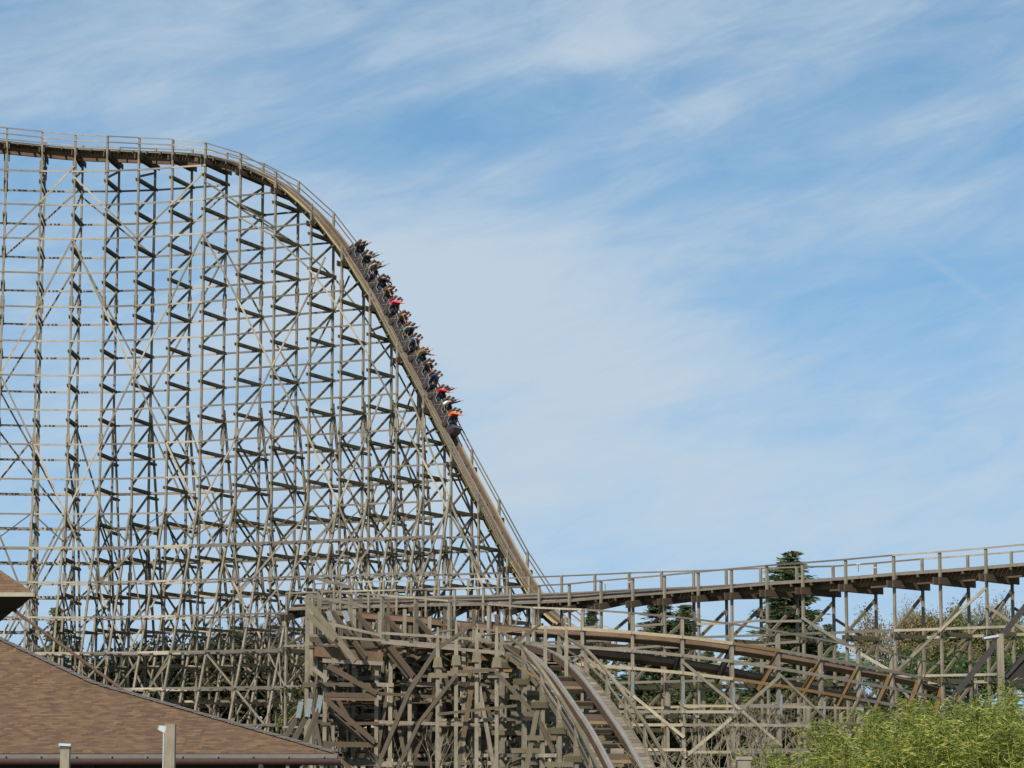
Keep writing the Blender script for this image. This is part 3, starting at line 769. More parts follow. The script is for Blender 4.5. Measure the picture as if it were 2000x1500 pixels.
def build_car(M4, lead):
    c = bpy.data.objects.new('train_car', None); COL.objects.link(c); c.parent = train
    m = M4.copy(); m.translation = M4.translation - world_loc(train); c.matrix_local = m
    WL[c.name] = Vector((0, 0, 0))
    for sg in (-1, 1):
        side_panel(sg * .70, -.05 * sg).obj('side_panel', M['car'], c)
        trims(sg * .725).obj('trim', M['trim'], c)
        for x in (.35, Lc - .35):
            r = []
            for xx, rr in ((-.06, .2), (.06, .2)):
                r.append([Vector((x + rr * math.cos(k * .524), sg * .78 + xx, .70 + rr * math.sin(k * .524))) for k in range(12)])
            MB().loops(r).obj('wheel', M['dark'], c)
    MB().bar(Vector((-.1, 0, .62)), Vector((Lc + .1, 0, .62)), 1.36, .12).obj('floor', M['car'], c)
    MB().bar(Vector((Lc - .1, 0, .6)), Vector((Lc + .45, 0, .6)), .12, .12).obj('coupling', M['dark'], c)
    for j in range(3):
        for sg in (-1, 1):
            x = j * rowd + .12
            mb = MB().bar(Vector((x, sg * .34, .7)), Vector((x - .12, sg * .34, 1.55)), .12, .5, ref=Vector((1, 0, 0)), taper=.85)
            mb.bar(Vector((x - .10, sg * .34, 1.52)), Vector((x - .13, sg * .34, 1.84)), .14, .3, ref=Vector((1, 0, 0)), taper=.8)
            mb.bar(Vector((x + .02, sg * .34, .82)), Vector((x + .48, sg * .34, .86)), .5, .12)
            mb.obj('seat', M['seat'], c)
            MB().tube([Vector((x + .62, sg * .34 - .2, .85)), Vector((x + .42, sg * .34 - .2, 1.12)), Vector((x + .36, sg * .34, 1.16)), Vector((x + .42, sg * .34 + .2, 1.12)), Vector((x + .62, sg * .34 + .2, .85))], .035).obj('lap_bar', M['seatd'], c)
    if lead:
        mb = MB(); r = []
        for x, hw, z0, z1 in ((Lc - .02, .72, .55, 1.15), (Lc + .3, .70, .5, 1.2), (Lc + .55, .62, .5, 1.0), (Lc + .68, .5, .55, .75)):
            r.append([Vector((x, -hw, z0)), Vector((x, hw, z0)), Vector((x, hw * .94, z1)), Vector((x, -hw * .94, z1))])
        mb.loops(r).obj('nose_cone', M['car'], c)
        MB().bar(Vector((Lc + .28, -.74, 1.2)), Vector((Lc + .28, .74, 1.2)), .06, .06).obj('trim', M['trim'], c)
    return c
for k in range(5):
    p, t, s, n = HFF[int(iA + k * pitch)]
    p2, t2_, s2, n2 = HFF[int(iA + (k + 1) * pitch) - 3]
    t = (p2 - p).normalized(); n = t.cross(s).normalized(); s = n.cross(t)
    p = p - n * .45
    Mx = Matrix((( t.x, s.x, n.x, p.x), (t.y, s.y, n.y, p.y), (t.z, s.z, n.z, p.z), (0, 0, 0, 1)))
    Mx = Mx @ Matrix.Diagonal((1, 1.12, 1.22, 1)); build_car(Mx, k == 4); cars.append(Mx)

def skin_mesh(name, verts, edges, rad, sub=1):
    me = bpy.data.meshes.new(name + '_skel'); me.from_pydata(verts, edges, [])
    o = bpy.data.objects.new(name + '_skel', me); COL.objects.link(o)
    o.modifiers.new('s', 'SKIN')
    sk = me.skin_vertices[0].data
    for i, r in enumerate(rad): sk[i].radius = (r, r) if isinstance(r, (int, float)) else r
    sk[0].use_root = True
    ss = o.modifiers.new('b', 'SUBSURF'); ss.levels = sub; ss.render_levels = sub
    dg = bpy.context.evaluated_depsgraph_get()
    out = bpy.data.meshes.new_from_object(o.evaluated_get(dg)); out.name = name
    bpy.data.objects.remove(o); return out
def pose(kind):
    """seated figure, x forward, z up, origin at the hips; returns body, top, trousers, hair meshes"""
    V = [(0, 0, 0), (-.03, 0, .2), (-.05, 0, .40), (-.05, 0, .52), (-.02, 0, .60), (0, 0, .69), (.01, 0, .79)]
    Rr = [.13, .125, (.16, .12), .07, .055, .085, .075]
    E = [(0, 1), (1, 2), (2, 3), (3, 4), (4, 5), (5, 6)]
    TV, TR, TE = [(0, 0, .02), (-.03, 0, .2), (-.05, 0, .40), (-.045, 0, .50)], [.145, .145, (.185, .14), .09], [(0, 1), (1, 2), (2, 3)]
    PV, PR, PE = [(0, 0, 0)], [.15], []
    for sg in (-1, 1):
        b = len(V); V += [(.08, sg * .09, -.02), (.44, sg * .12, .05), (.52, sg * .12, -.34), (.62, sg * .12, -.38)]; Rr += [.085, .06, .042, .035]
        E += [(0, b), (b, b + 1), (b + 1, b + 2), (b + 2, b + 3)]
        b = len(PV); PV += [(.08, sg * .09, -.02), (.44, sg * .12, .05), (.52, sg * .12, -.30)]; PR += [.1, .078, .06]
        PE += [(0, b), (b, b + 1), (b + 1, b + 2)]
        sh = Vector((-.04, sg * .19, .45))
        K = {'up': (Vector((.06, sg * .28, .76)), Vector((.12, sg * .32, 1.05))),
             'wide': (Vector((.1, sg * .42, .66)), Vector((.2, sg * .56, .92))),
             'forward': (Vector((.18, sg * .24, .66)), Vector((.36, sg * .24, .90))),
             'hold': (Vector((.06, sg * .27, .22)), Vector((.28, sg * .18, .16))),
             'bent': (Vector((.20, sg * .32, .60)), Vector((.46, sg * .26, .54)))}[kind if not (kind == 'one' ) else ('up' if sg < 0 else 'hold')]
        el, wr = K; b = len(V); d = (wr - el).normalized(); palm = wr + d * .07
        V += [tuple(sh), tuple(el), tuple(wr), tuple(palm)]; Rr += [.06, .042, .028, (.038, .018)]
        E += [(2, b), (b, b + 1), (b + 1, b + 2), (b + 2, b + 3)]
        side = d.cross(Vector((1, 0, 0))); side = side.normalized() if side.length > .1 else Vector((0, 1, 0))
        for f, ln in ((-1.5, .055), (-.5, .075), (.5, .08), (1.5, .068)):
            c = len(V); r0 = palm + side * f * .019 + d * .02; V += [tuple(r0), tuple(r0 + d * ln + Vector((.012, 0, 0)))]; Rr += [.009, .007]
            E += [(b + 3, c), (c, c + 1)]
        c = len(V); V += [tuple(wr + d * .03 + side * .035), tuple(wr + d * .07 + side * .062)]; Rr += [.011, .008]; E += [(b + 2, c), (c, c + 1)]
        b = len(TV); TV += [tuple(sh), tuple(el), tuple(el.lerp(wr, .8))]; TR += [.078, .058, .046]
        TE += [(2, b), (b, b + 1), (b + 1, b + 2)]
    nb = len(V); V += [(.085, 0, .69)]; Rr += [.018]; E += [(5, nb)]
    HV, HR, HE = [(-.03, 0, .66), (-.035, 0, .76), (.01, 0, .83)], [.09, .095, .075], [(0, 1), (1, 2)]
    return (skin_mesh('body', V, E, Rr), skin_mesh('top', TV, TE, TR), skin_mesh('trousers', PV, PE, PR), skin_mesh('hair', HV, HE, HR))
POSES = {k: pose(k) for k in ('up', 'wide', 'forward', 'hold', 'bent', 'one')}
CLO = {'black': (.018, .018, .02), 'charcoal': (.05, .055, .06), 'navy': (.03, .045, .09), 'grey': (.20, .21, .22), 'olive green': (.13, .17, .12),
       'brown': (.13, .07, .04), 'pink': (.75, .03, .12), 'grey green': (.17, .22, .19), 'blue': (.10, .17, .27), 'red': (.55, .02, .035),
       'white': (.72, .72, .70), 'orange': (.95, .16, .02), 'dark brown': (.06, .035, .025), 'tan': (.35, .22, .13), 'teal': (.06, .14, .15)}
CM = {k: plain(k.replace(' ', '_') + '_cloth', v, .8) for k, v in CLO.items()}
# row from the top of the train: (near seat colour, pose, far seat colour, pose)
ROWS = [('black', 'up', 'charcoal', 'one'), ('charcoal', 'forward', 'navy', 'up'), ('grey', 'hold', 'olive green', 'up'),
        ('black', 'forward', 'dark brown', 'bent'), ('brown', 'bent', 'navy', 'hold'), ('pink', 'forward', 'brown', 'hold'),
        ('brown', 'bent', 'dark brown', 'hold'), ('grey green', 'hold', 'navy', 'one'), ('blue', 'bent', 'dark brown', 'hold'),
        ('tan', 'up', 'charcoal', 'forward'), ('dark brown', 'bent', 'navy', 'hold'), ('navy', 'one', 'blue', 'hold'),
        ('red', 'forward', 'black', 'up'), ('white', 'hold', 'navy', 'up'), ('orange', 'forward', 'brown', 'hold')]
ORD = ['top row', 'second row', 'third row', 'fourth row', 'fifth row', 'sixth row', 'seventh row', 'eighth row', 'ninth row', 'tenth row', 'eleventh row', 'twelfth row', 'thirteenth row', 'fourteenth row', 'lowest front row']
PT = {'up': 'both arms raised', 'wide': 'arms spread', 'forward': 'arms stretched forward', 'hold': 'hands on the lap bar', 'bent': 'arms bent forward', 'one': 'one arm raised'}
for r, (c1, p1, c2_, p2) in enumerate(ROWS):
    Mx = cars[r // 3]; j = r % 3
    for sg, col, ps in ((-1, c1, p1), (1, c2_, p2)):
        o = bpy.data.objects.new('person', POSES[ps][0].copy()); COL.objects.link(o)
        o.data.materials.clear(); o.data.materials.append(M['skin'])
        o.matrix_world = Mx @ Matrix.Translation((j * rowd + .26, sg * .34, 1.02)) @ Matrix.Diagonal((1.25, 1.08, 1.05, 1)) @ Matrix.Rotation(random.uniform(-.12, .12), 4, 'Z') @ Matrix.Rotation(random.uniform(-.05, .18), 4, 'Y')
        tag(o, 'rider in %s top, %s, %s seat of %s' % (col, PT[ps], 'nearer' if sg < 0 else 'farther', ORD[r]), 'person', 'riders on the train')
        for nm, me, mt in (('top', POSES[ps][1], CM[col]), ('trousers', POSES[ps][2], CM['navy' if (r + sg) % 3 else 'charcoal']), ('hair', POSES[ps][3], M['hair'])):
            me2 = me.copy(); me2.materials.clear(); me2.materials.append(mt)
            ch = bpy.data.objects.new(nm, me2); COL.objects.link(ch); ch.parent = o
for me in [m for ps in POSES.values() for m in ps]:
    if me.users == 0: bpy.data.meshes.remove(me)

# ================================================================== TREES
import numpy as np
def leaf_mesh(name, C, size, elong, mat, rng, droop=0.0, dirs=None):
    """C (n,3) leaf centres; one small two-sided quad each"""
    n = len(C)
    a = rng.normal(size=(n, 3)) if dirs is None else dirs + rng.normal(size=(n, 3)) * .35
    a[:, 2] -= droop; a /= np.linalg.norm(a, axis=1)[:, None]
    b = np.cross(a, rng.normal(size=(n, 3))); b /= np.linalg.norm(b, axis=1)[:, None]
    sz = size * rng.uniform(.6, 1.3, (n, 1))
    A = a * sz * elong / 2; B = b * sz / 2
    V = np.empty((n, 4, 3)); V[:, 0] = C - A; V[:, 1] = C + B; V[:, 2] = C + A; V[:, 3] = C - B
    me = bpy.data.meshes.new(name)
    me.vertices.add(n * 4); me.vertices.foreach_set('co', V.reshape(-1))
    me.loops.add(n * 4); me.loops.foreach_set('vertex_index', np.arange(n * 4, dtype=np.int32))
    me.polygons.add(n); me.polygons.foreach_set('loop_start', np.arange(0, n * 4, 4, dtype=np.int32))
    me.materials.append(mat); me.update(calc_edges=True); return me
def conifer(seed, n=15000):
    rng = np.random.default_rng(seed); rd = random.Random(seed); tr = MB(); C = []; D = []
    tr.tube([Vector((0, 0, 0)), Vector((.05, 0, 5)), Vector((0, 0, 9.95))], [.22, .13, .02])
    z = .8
    while z < 9.85:
        L = 2.5 * (1 - z / 10.1) ** .9 * rd.uniform(.55, 1.2) + .06
        for k in range(rd.randint(5, 8)):
            a = rd.uniform(0, 6.28); l = L * rd.uniform(.55, 1.1)
            tip = Vector((math.cos(a) * l, math.sin(a) * l, z - l * .12 + (.2 if z > 8.5 else 0)))
            tr.bar(Vector((0, 0, z)), tip, .03, .03)
            m = max(8, int(l * 120))
            for q in range(m):
                f = rd.random() ** .6; sp = .26 * (1.15 - f) * min(1, l) + .06
                p = Vector((0, 0, z)).lerp(tip, f) + Vector((rd.gauss(0, sp), rd.gauss(0, sp), rd.gauss(0, sp * .5) - .08 * f))
                C.append(p); D.append((math.cos(a), math.sin(a), .1))
        z += rd.uniform(.11, .20)
    C = np.array([tuple(c) for c in C]); D = np.array(D)
    return tr.mesh('trunk', M['trunk']), leaf_mesh('crown', C, .06, 3.4, M['spruce'], rng, .2, D)
def broad(seed, mat, n=9000, spread=.13, hh=6.0, lsize=.13, twigm='trunk'):
    rng = np.random.default_rng(seed); rd = random.Random(seed); tr = MB(); tips = []
    def grow(p, d, l, r, lv):
        q = p + d * l; tr.bar(p, q, r * 2, r * 2, taper=.7)
        if lv >= 7 or r < .003: tips.append(q); return
        if lv >= 3: tips.append(q)
        for k in range(rd.randint(2, 3) if lv < 4 else 2):
            nd = (d + Vector((rd.gauss(0, .45), rd.gauss(0, .45), rd.gauss(.12, .25)))).normalized()
            grow(q, nd, l * rd.uniform(.62, .86), r * .62, lv + 1)
    grow(Vector((0, 0, 0)), Z, hh * .24, .16, 0)
    T = np.array([tuple(t) for t in tips]); me = None
    if n:
        idx = rng.integers(0, len(T), n); C = T[idx] + rng.normal(size=(n, 3)) * spread
        me = leaf_mesh('crown', C, lsize, 1.6, mat, rng)
    return tr.mesh('trunk', M[twigm]), me
TP = {}
for k in range(3): TP['conifer%d' % k] = conifer(40 + k)
TP['olive'] = broad(3, M['broad'], 26000, lsize=.055); TP['green'] = broad(5, M['green'], 30000, lsize=.055); TP['rust'] = broad(8, M['rust'], 20000, lsize=.042)
TP['haze'] = broad(9, M['rust'], 8000, lsize=.03, twigm='greytwig'); TP['bare'] = broad(12, None, 0, twigm='greytwig'); TP['bare1'] = broad(14, None, 0, twigm='greytwig')
TP['dark'] = broad(17, M['darkleaf'], 11000, lsize=.10, spread=.3); TP['dark1'] = broad(19, M['darkleaf'], 11000, lsize=.10, spread=.3)
def tree(kind, px, ytop, Y, wscale, name, label, group, cat='tree', base=None):
    tr, cr = TP[kind]; zs = [v.co.z for v in (cr or tr).vertices]; h = max(zs)
    P = at(px, ytop, Y); z0 = 0 if base is None else base; s = (P.z - z0) / h
    o = empty(name, Vector((P.x, Y, z0)), None, label, cat, group)
    o.rotation_euler.z = random.uniform(0, 6.28); o.scale = (s * wscale, s * wscale, s)
    a = bpy.data.objects.new('trunk', tr); COL.objects.link(a); a.parent = o
    if cr: b = bpy.data.objects.new('crown', cr); COL.objects.link(b); b.parent = o
random.seed(4)
GT = 'trees behind the coaster'
tree('conifer0', 1545, 1076, 196, 1.9, 'conifer_tree', 'tallest dark spruce rising behind the upper track at right of centre', GT)
tree('conifer1', 1288, 1156, 192, 1.8, 'conifer_tree', 'dark spruce behind the posts just right of the steep front track', GT)
tree('conifer2', 1338, 1180, 194, 1.6, 'conifer_tree', 'slimmer spruce touching the right side of the middle spruce', GT)
tree('conifer1', 1155, 1184, 200, 1.0, 'conifer_tree', 'small spruce seen in the gap beside the foot of the steep drop', GT)
tree('conifer2', 1618, 1218, 200, 1.2, 'conifer_tree', 'shorter spruce close to the right side of the tallest one', GT)
tree('conifer0', 1495, 1262, 190, 1.4, 'conifer_tree', 'low spruce at the left foot of the tallest one', GT)
tree('conifer2', 1385, 1262, 186, 1.1, 'conifer_tree', 'low wide spruce behind the banked brown track', GT)
tree('conifer1', 1330, 1290, 182, 1.2, 'conifer_tree', 'lowest spruce behind the ledgers of the banked track', GT)
tree('conifer1', 112, 1186, 246, 1.1, 'conifer_tree', 'dark spruce behind the hill trestle near the small left roof', GT)
tree('conifer2', 62, 1246, 244, 1.25, 'conifer_tree', 'low spruce just above the left end of the shingled roof', GT)
tree('conifer0', 150, 1250, 243, 1.4, 'conifer_tree', 'low dark spruce right of the left spruce, above the roof edge', GT)
tree('haze', 1790, 1150, 215, .8, 'spring_tree', 'thin grey spring tree behind the upper track posts at right', GT)
tree('rust', 1868, 1162, 212, .95, 'spring_tree', 'rusty olive budding tree behind the upper right trestle', GT)
tree('olive', 1915, 1176, 206, .9, 'leafy_tree', 'olive green leafy tree behind the right lamp post', GT)
tree('haze', 1962, 1140, 216, .9, 'spring_tree', 'grey green hazy tree at the right edge below the track', GT)
tree('olive', 1985, 1190, 204, 1.1, 'leafy_tree', 'olive leafy tree at the right edge above the dark shelter roof', GT)
tree('green', 1850, 1250, 200, 1.2, 'leafy_tree', 'low green tree behind the right end of the banked track', GT)
tree('rust', 1800, 1225, 203, 1.0, 'spring_tree', 'low rusty bush tree left of the green one behind the trestle', GT)
for i, (x, y, Y, k) in enumerate([(1690, 1282, 260, 'bare'), (1735, 1272, 258, 'bare1'), (1650, 1292, 262, 'bare1'), (1440, 1288, 250, 'bare')]):
    tree(k, x, y, Y, 1.3, 'bare_tree', ['leafless grey tree far behind in the gap right of the tallest spruce', 'leafless grey tree far behind, beside the rusty spring trees', 'leafless tree at the right foot of the tallest spruce', 'leafless tree between the two spruce groups'][i], GT)
for i, (x, y, Y, k) in enumerate([(205, 1305, 262, 'bare'), (275, 1290, 264, 'bare1'), (335, 1270, 262, 'bare'), (385, 1228, 266, 'bare1'), (430, 1205, 268, 'bare'), (478, 1215, 266, 'bare1'), (520, 1200, 264, 'bare'), (570, 1222, 266, 'bare1')]):
    tree(k, x, y, Y, 1.25, 'bare_tree', 'leafless grey tree number %s from the left behind the hill trestle legs' % ['one', 'two', 'three', 'four', 'five', 'six', 'seven', 'eight'][i], GT)
for i, x in enumerate(range(225, 620, 28)):
    y = 1240 - 14 * math.sin((x - 215) / 425 * 3.14) + random.uniform(-12, 14) + max(0, 330 - x) * .45
    tree('dark' if i % 2 else 'dark1', x, y, 247 + (i % 3) * 2, 1.5, 'evergreen_bush', 'dark evergreen at place %s from the left in the bank behind the hill' % ['one', 'two', 'three', 'four', 'five', 'six', 'seven', 'eight', 'nine', 'ten', 'eleven', 'twelve', 'thirteen', 'fourteen', 'fifteen'][i], 'dark evergreens behind the hill', 'bush')
for i, x in enumerate(range(680, 1740, 62)):
    y = (1345 if x > 1150 else 1330) + random.uniform(-18, 22)
    tree('dark' if i % 3 else 'olive', x, y, 184 + (i % 4) * 2, 1.5, 'undergrowth_bush', 'low bush behind the tracks, %s along from the left' % ['first', 'second', 'third', 'fourth', 'fifth', 'sixth', 'seventh', 'eighth', 'ninth', 'tenth', 'eleventh', 'twelfth', 'thirteenth', 'fourteenth', 'fifteenth', 'sixteenth', 'seventeenth', 'eighteenth'][i], 'bushes behind the tracks', 'bush')

for i, x in enumerate(range(740, 1060, 60)):
    tree('dark1' if i % 2 else 'dark', x, 1262 + random.uniform(-10, 12), 160 + (i % 3), 1.0, 'undergrowth_bush', 'added dark bush for shade inside the timber tangle, %s from the roof' % ['first', 'second', 'third', 'fourth', 'fifth', 'sixth'][i], 'added dark bushes for shade in the timber tangle', 'bush')  # added bushes, a dark fill in place of deep shade between the timbers
# bamboo in front at lower right
def bamboo(seed):
    rng = np.random.default_rng(seed); rd = random.Random(seed); cn = MB(); C = []; D = []
    for k in range(26):
        a = rd.uniform(0, 6.28); r = rd.uniform(0, .5); b = Vector((math.cos(a) * r, math.sin(a) * r, 0))
        h = rd.uniform(.72, 1.0) * 4.3; ln = Vector((math.cos(a), math.sin(a), 0)) * rd.uniform(.05, .55) + Vector((rd.gauss(0, .12), rd.gauss(0, .12), 0))
        pts = [b + ln * (f * f) + Z * h * f for f in (0, .25, .5, .75, .9, 1)]
        cn.tube(pts, [.013, .012, .010, .007, .005, .002], 5)
        for q in range(150):
            f = rd.uniform(.42, 1.0); i = 0
            c = b + ln * (f * f) + Z * h * f
            aa = rd.uniform(0, 6.28); rr = abs(rd.gauss(0, .16)) * (1.35 - f * .8) + .02
            d = Vector((math.cos(aa), math.sin(aa), .55)); c2 = c + d * rr
            cn_ = rd.randint(2, 4)
            for _ in range(cn_):
                C.append(tuple(c2 + Vector((rd.gauss(0, .03), rd.gauss(0, .03), rd.gauss(0, .03))))); D.append((d.x, d.y, rd.uniform(-.4, .7)))
    return cn.mesh('canes', M['cane']), leaf_mesh('foliage', np.array(C), .020, 7.0, M['bamboo'], rng, 0, np.array(D))
BP = [bamboo(60 + k) for k in range(3)]
random.seed(8)
spots = [(1552, 1448, 41), (1618, 1408, 42), (1700, 1388, 41), (1690, 1440, 38), (1752, 1372, 42.5), (1770, 1420, 38.5), (1812, 1356, 41.5), (1850, 1388, 38.6), (1868, 1362, 42.5),
         (1915, 1352, 41), (1935, 1400, 38.4), (1970, 1332, 42), (2015, 1352, 40.5), (2020, 1400, 38.2), (1615, 1470, 38.5)]
bl = ['at the left end', 'second along the back', 'with its tip just right of the brown plates', 'low in front of the left part', 'below the sloping handrail', 'low in front, left of centre', 'tall at the centre', 'in front below the short post', 'behind the short post',
      'right of the short post', 'low in front, right of centre', 'tallest, in front of the lamp post', 'at the right edge behind', 'at the lower right corner', 'lowest at the left front']
for i, (x, y, Y) in enumerate(spots):
    P = at(x, y, Y); cn, fo = BP[i % 3]; h = 4.25
    o = empty('bamboo_clump', Vector((P.x, Y, 0)), None, 'yellow green bamboo clump, ' + bl[i], 'bamboo', 'bamboo clumps at lower right')
    s = P.z / h; o.scale = (.95, .95, s); o.rotation_euler.z = random.uniform(0, 6.28)
    a = bpy.data.objects.new('canes', cn); COL.objects.link(a); a.parent = o
    b = bpy.data.objects.new('foliage', fo); COL.objects.link(b); b.parent = o
# bare shrubs
def shrub(seed, mat, h):
    rd = random.Random(seed); mb = MB()
    def grow(p, d, l, r, lv):
        q = p + d * l; mb.bar(p, q, r * 2, r * 2, taper=.75)
        if lv >= 5: return
        for k in range(2 if rd.random() < .9 else 3):
            grow(q, (d + Vector((rd.gauss(0, .5), rd.gauss(0, .42), rd.gauss(.05, .28)))).normalized(), l * rd.uniform(.66, .95), r * .7, lv + 1)
    for k in range(3):
        grow(Vector((rd.gauss(0, .15), rd.gauss(0, .15), 0)), Vector((rd.gauss(0, .3), rd.gauss(0, .3), 1)).normalized(), h * .27, .022, 0)
    return mb.mesh('branches', mat)
SH = [shrub(70 + k, M['twig'], 4.2) for k in range(3)]; SG = shrub(81, M['greytwig'], 5)
for i, (x, y, Y, k, lb) in enumerate([(845, 1412, 62, 0, 'bare pale twiggy shrub at bottom left of the front track'), (965, 1445, 60, 2, 'low bare shrub beside the bottom of the steep front track'),
        (1215, 1440, 61, 1, 'bare twiggy shrub in front of the plank walkway'), (1440, 1362, 58, 0, 'largest bare forked shrub beside the post stump'), (1500, 1395, 60, 2, 'bare yellowish shrub behind the post stump'), (1555, 1375, 57, 1, 'bare shrub at the left end of the bamboo')]):
    P = at(x, y, Y); me = SH[k]; h = max(v.co.z for v in me.vertices)
    o = bpy.data.objects.new('bare_shrub', me); COL.objects.link(o); o.location = (P.x, Y, 0)
    o.scale = (P.z / h * .8,) * 2 + (P.z / h,); o.rotation_euler.z = random.uniform(0, 6.28)
    tag(o, lb, 'shrub', 'bare shrubs in front of the tracks')
for i, (x, y) in enumerate([(1505, 1345), (1590, 1362)]):
    P = at(x, y, 136); h = max(v.co.z for v in SG.vertices)
    o = bpy.data.objects.new('bramble', SG); COL.objects.link(o); o.location = (P.x, 136, 0); o.scale = (P.z / h * .9,) * 2 + (P.z / h,)
    o.rotation_euler.z = i * 1.3
    tag(o, 'grey leafless climber on the banked track posts, %s from left' % ['first', 'second'][i], 'climbing plant', 'grey climbers on the banked track')

# ================================================================== BUILDINGS
def uvroof(name, quads, parent, thick=.12):
    """quads: list of (corner list, eave direction, up-slope direction); UV in metres"""
    for pts, eu, ev in quads:
        nrm = eu.cross(ev).normalized()
        if nrm.z < 0: nrm = -nrm
        mb = MB(); mb.poly(pts)
        o = mb.obj(name, M['shingle'], parent)
        uv = o.data.uv_layers.new(name='UVMap')
        for l in o.data.loops:
            c = Vector(mb.v[l.vertex_index]) - pts[0]
            uv.data[l.index].uv = (c.dot(eu), c.dot(ev))
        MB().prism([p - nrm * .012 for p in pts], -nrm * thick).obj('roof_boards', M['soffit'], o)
pav = empty('pavilion', (-10, 48, 0), None, 'pavilion with wide brown shingled hip roof and brown gutter at bottom left', 'building')
ez = 3.26; sl = 1 / 3.0
A_ = Vector((-22, 40, ez)); B_ = Vector((-2.74, 40, ez)); run = 8.0
C_ = Vector((-2.74 - run, 40 + run, ez + run * sl)); D_ = Vector((-22, 40 + run, ez + run * sl))
E_ = Vector((-2.74 - 5, 52, ez))
ev1 = Vector((0, 1, sl)).normalized(); ev2 = Vector((-1, 0, sl)).normalized(); ev3 = Vector((0, -1, sl)).normalized()
km = 4.49; kz = ez + km * .268; cz2 = kz + (run - km) * .415
C_.z = cz2; D_.z = cz2
K1 = Vector((-2.74 - km, 40 + km, kz)); K0 = Vector((-22, 40 + km, kz)); K2 = Vector((-2.74 - 5.6, 49.5, kz))
evl = Vector((0, 1, .268)).normalized(); evu = Vector((0, 1, .415)).normalized()
uvroof('roof', [([A_, B_, K1, K0], Vector((1, 0, 0)), evl), ([K0, K1, C_, D_], Vector((1, 0, 0)), evu), ([B_, E_, K2, K1], (E_ - B_).normalized(), ev2), ([K1, K2, C_], (K2 - K1).normalized(), ev2),
                ([E_, Vector((-22, 52, ez)), D_, C_, K2], Vector((-1, 0, 0)), ev3)], pav)
for ra, rb in ((B_, K1), (K1, C_)):
    for k in range(24):
        a_, b_ = ra.lerp(rb, k / 24), ra.lerp(rb, (k + 1.12) / 24)
        MB().bar(a_ + Z * (.03 + .004 * (k % 2)), b_ + Z * (.018 + .004 * (k % 2)), .11, .02).obj('ridge_cap', M['edge'], pav)
MB().bar(Vector((-22, 39.95, ez - .055)), Vector((-2.70, 39.95, ez - .04)), .05, .07).obj('fascia', M['edge'], pav)
MB().bar(B_ + Vector((.03, -.02, -.055)), E_ + Vector((.03, 0, -.055)), .05, .12).obj('fascia', M['edge'], pav)
gt = [Vector((0, 39.80 + .075 * math.cos(a), ez - .10 + .075 * math.sin(a))) for a in [math.pi * (1 + k / 8) for k in range(9)]]
gt += [g_ + Vector((0, -(g_.y - 39.80) * .12, 0)) + Z * .012 for g_ in reversed(gt)]
gu = MB().loops([[p + Vector((-22, 0, 0)) for p in gt], [p + Vector((-2.62, 0, 0)) for p in gt]]).obj('gutter', M['gutter'], pav)
for k in range(20):
    x = -2.9 - k * .545
    MB().bar(Vector((x, 39.72, ez - .06)), Vector((x, 39.93, ez - .045)), .02, .015).obj('gutter_bracket', M['galv'], pav)
MB().tube([Vector((-3.86, 39.8, ez - .14)), Vector((-3.86, 39.8, ez - .35)), Vector((-3.86, 40.4, ez - .7)), Vector((-3.86, 40.6, .0))], .045, 8).obj('downspout', M['gutter'], pav)
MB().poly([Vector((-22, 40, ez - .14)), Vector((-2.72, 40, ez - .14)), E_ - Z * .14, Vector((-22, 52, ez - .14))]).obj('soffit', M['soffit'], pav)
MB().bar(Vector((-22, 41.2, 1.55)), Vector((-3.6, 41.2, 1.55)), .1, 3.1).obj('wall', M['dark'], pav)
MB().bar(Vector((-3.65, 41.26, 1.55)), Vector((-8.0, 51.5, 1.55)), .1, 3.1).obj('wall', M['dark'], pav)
for x in (-3.4, -6.6, -9.8): MB().bar(Vector((x, 40.5, 0)), Vector((x, 40.5, ez - .16)), .16, .16).obj('post', M['dark'], pav)

# upper roof corner at the left edge
hut = empty('lookout_tower', (-12, 50, 0), None, 'small brown shingled tower roof with cream fascia and dark underside at the left edge', 'building')
cz = at(66, 1158, 47).z; cx = at(66, 1158, 47).x
cA = Vector((cx, 47, cz)); run2 = 3.4; s2_ = .62
ap = cA + Vector((-run2, 2.8, run2 * s2_))
lf = Vector((cx - 2 * run2, 47, cz)); bk = Vector((cx - 2.4, 52.5, cz)); lb = Vector((cx - 2 * run2 + 1, 52.5, cz))
uvroof('roof', [([lf, cA, ap], Vector((1, 0, 0)), Vector((0, 1, s2_)).normalized()), ([cA, bk, ap], Vector((0, 1, 0)), Vector((-1, 0, s2_)).normalized()),
                ([bk, lb, ap], Vector((-1, 0, 0)), Vector((0, -1, s2_)).normalized()), ([lb, lf, ap], Vector((0, -1, 0)), Vector((1, 0, s2_)).normalized())], hut, .05)
for a, b in ((lf, cA), (cA, bk), (bk, lb), (lb, lf)):
    MB().bar(a + Z * -.03, b + Z * -.03, .04, .075).obj('fascia', M['fascia'], hut)
def ringat(ins, z):
    c0 = Vector((ap.x, ap.y, 0))
    return [Vector((c0.x + (q.x - c0.x) * (1 - ins / 3.4), c0.y + (q.y - c0.y) * (1 - ins / 3.4), z)) for q in (lf, cA, bk, lb)]
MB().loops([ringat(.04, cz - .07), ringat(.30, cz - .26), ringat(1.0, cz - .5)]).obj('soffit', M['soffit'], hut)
for p in ringat(1.0, 0): MB().bar(p, p + Z * (cz - .3), .2, .2).obj('post', M['dark'], hut)
MB().tube([at(18, 1185, 47.6), at(250, 1355, 43.8)], .028, 8).obj('brace', M['t4beam'], hut)
MB().bar(at(24, 1182, 47.4), at(-40, 1235, 48), .12, .14).obj('brace', M['dark'], hut)

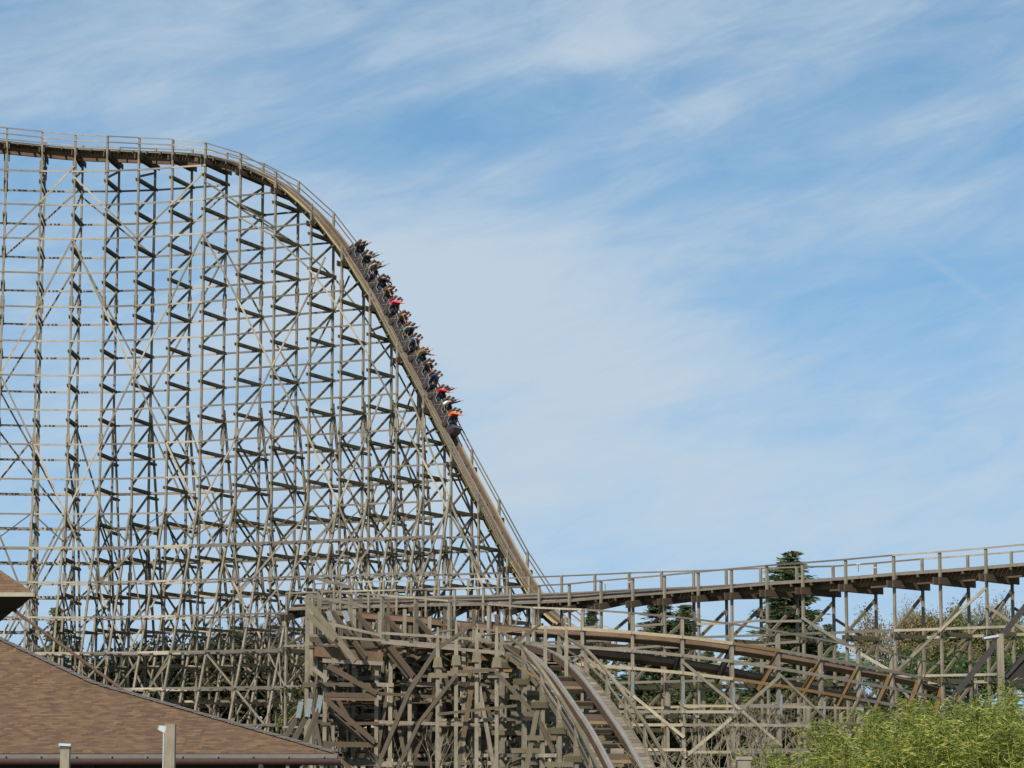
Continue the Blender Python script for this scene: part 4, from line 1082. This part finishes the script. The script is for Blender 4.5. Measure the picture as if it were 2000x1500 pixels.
# shelter at the right edge
she = empty('shelter', tuple(plan(2040, 1400, 62)), None, 'dark timber shelter roof with long slanting rafter at the right edge', 'building')
Pa, Pb = at(1838, 1392, 60), at(2030, 1150, 60)
MB().bar(Pa, Pb, .16, .12, ref=Vector((0, 1, 0))).obj('rafter', M['dark'], she)
q0, q1 = at(1962, 1322, 61), at(2120, 1150, 61)
MB().bar(q0, q1, .16, .10, ref=Vector((0, 1, 0))).obj('rafter', M['dark'], she)
dd = Vector((2.6, 9, 0)); lo = at(1985, 1345, 61); 
MB().prism([q0 - Z * .05, q1 - Z * .05, q1 - Z * .3, at(2120, 1330, 61), lo], dd).obj('roof', M['soffit'], she)
pp = at(1858, 1362, 60); MB().bar(Vector((pp.x, 60.2, 0)), Vector((pp.x, 60.2, pp.z)), .2, .2).obj('post', M['wood'], she)
pq = at(2080, 1362, 61); MB().bar(Vector((pq.x, 61.2, 0)), Vector((pq.x, 61.2, pq.z + .3)), .2, .2).obj('post', M['wood'], she)

# lamps and posts
def sqpost(name, px, ytop, Y, wd, label, cat, grp=None):
    P = at(px, ytop, Y); o = empty(name, Vector((P.x, Y, 0)), None, label, cat, grp)
    MB().bar(Vector((P.x, Y, 0)), P, wd, wd, ref=Vector((1, 0, 0))).obj('post', M['wood'], o)
    return o, P
o, P = sqpost('lamp_post', 128, 1463, 36, .125, 'short square wooden lamp post with flat white lamp on top, bottom left', 'lamp post', 'lamp posts')
MB().bar(P + Z * .0, P + Z * .045, .13, .13, ref=Vector((1, 0, 0))).obj('lamp_base', M['lampdark'], o)
MB().bar(P + Vector((-.085, 0, .062)), P + Vector((.085, 0, .055)), .16, .035).obj('lamp_head', M['lamp'], o)
o, P = sqpost('lamp_post', 333, 1414, 36, .145, 'taller wooden post with small white spotlight on its left side in front of the roof', 'lamp post', 'lamp posts')
MB().bar(P + Vector((-.16, -.05, -.05)), P + Vector((-.075, -.02, -.075)), .07, .06, ref=Vector((0, 1, 0)), taper=1.6).obj('lamp_head', M['lamp'], o)
MB().tube([P + Vector((-.085, -.06, -.1)), P + Vector((-.085, -.06, -1.6))], .009, 6).obj('conduit', M['lamp'], o)
o, P = sqpost('lamp_post', 1952, 1238, 58, .15, 'wooden lamp post with flat white topped lamp rising from the bamboo at right', 'lamp post', 'lamp posts')
MB().bar(P + Vector((-.38, -.02, -.10)), P + Vector((-.04, 0, -.045)), .2, .05).obj('lamp_head', M['lamp'], o)
MB().bar(P + Vector((-.40, 0, -.135)), P + Vector((-.04, 0, -.085)), .18, .03).obj('lamp_underside', M['lampdark'], o)
o, P = sqpost('post_stump', 1452, 1484, 40, .20, 'weathered post stump with lighter cap at the bottom edge', 'post')
MB().bar(P - Z * .0, P + Z * .05, .26, .24, ref=Vector((1, 0, 0)), taper=.9).obj('cap', M['ledger'], o)
# small floodlights on the handrails
fl = [(1182, 1139, 168.5, 'left one of the two small white lights on the middle of the upper track handrail'), (1229, 1137, 167.2, 'right one of the two small white lights on the middle of the upper track handrail'),
      (1676, 1102, 155.4, 'small white light on the upper track handrail left of the rightmost posts'), (1708, 1109, 158.5, 'lower small white light behind the upper track handrail at right'), (84, 258, HN[2].y, 'upper small white light on the flat top of the hill'), (88, 276, HN[2].y - .4, 'lower small white light on the flat top of the hill')]
for x, y, Y, lb_ in fl:
    P = at(x, y, Y); o = empty('floodlight', P, None, lb_, 'light', 'small white track lights')
    MB().bar(P - Vector((.13, 0, 0)), P + Vector((.13, 0, .02)), .14, .07, taper=.8).obj('lamp_head', M['lamp'], o)
    MB().bar(P - Z * .05, P - Z * .45, .04, .04, ref=Vector((1, 0, 0))).obj('bracket', M['dark'], o)
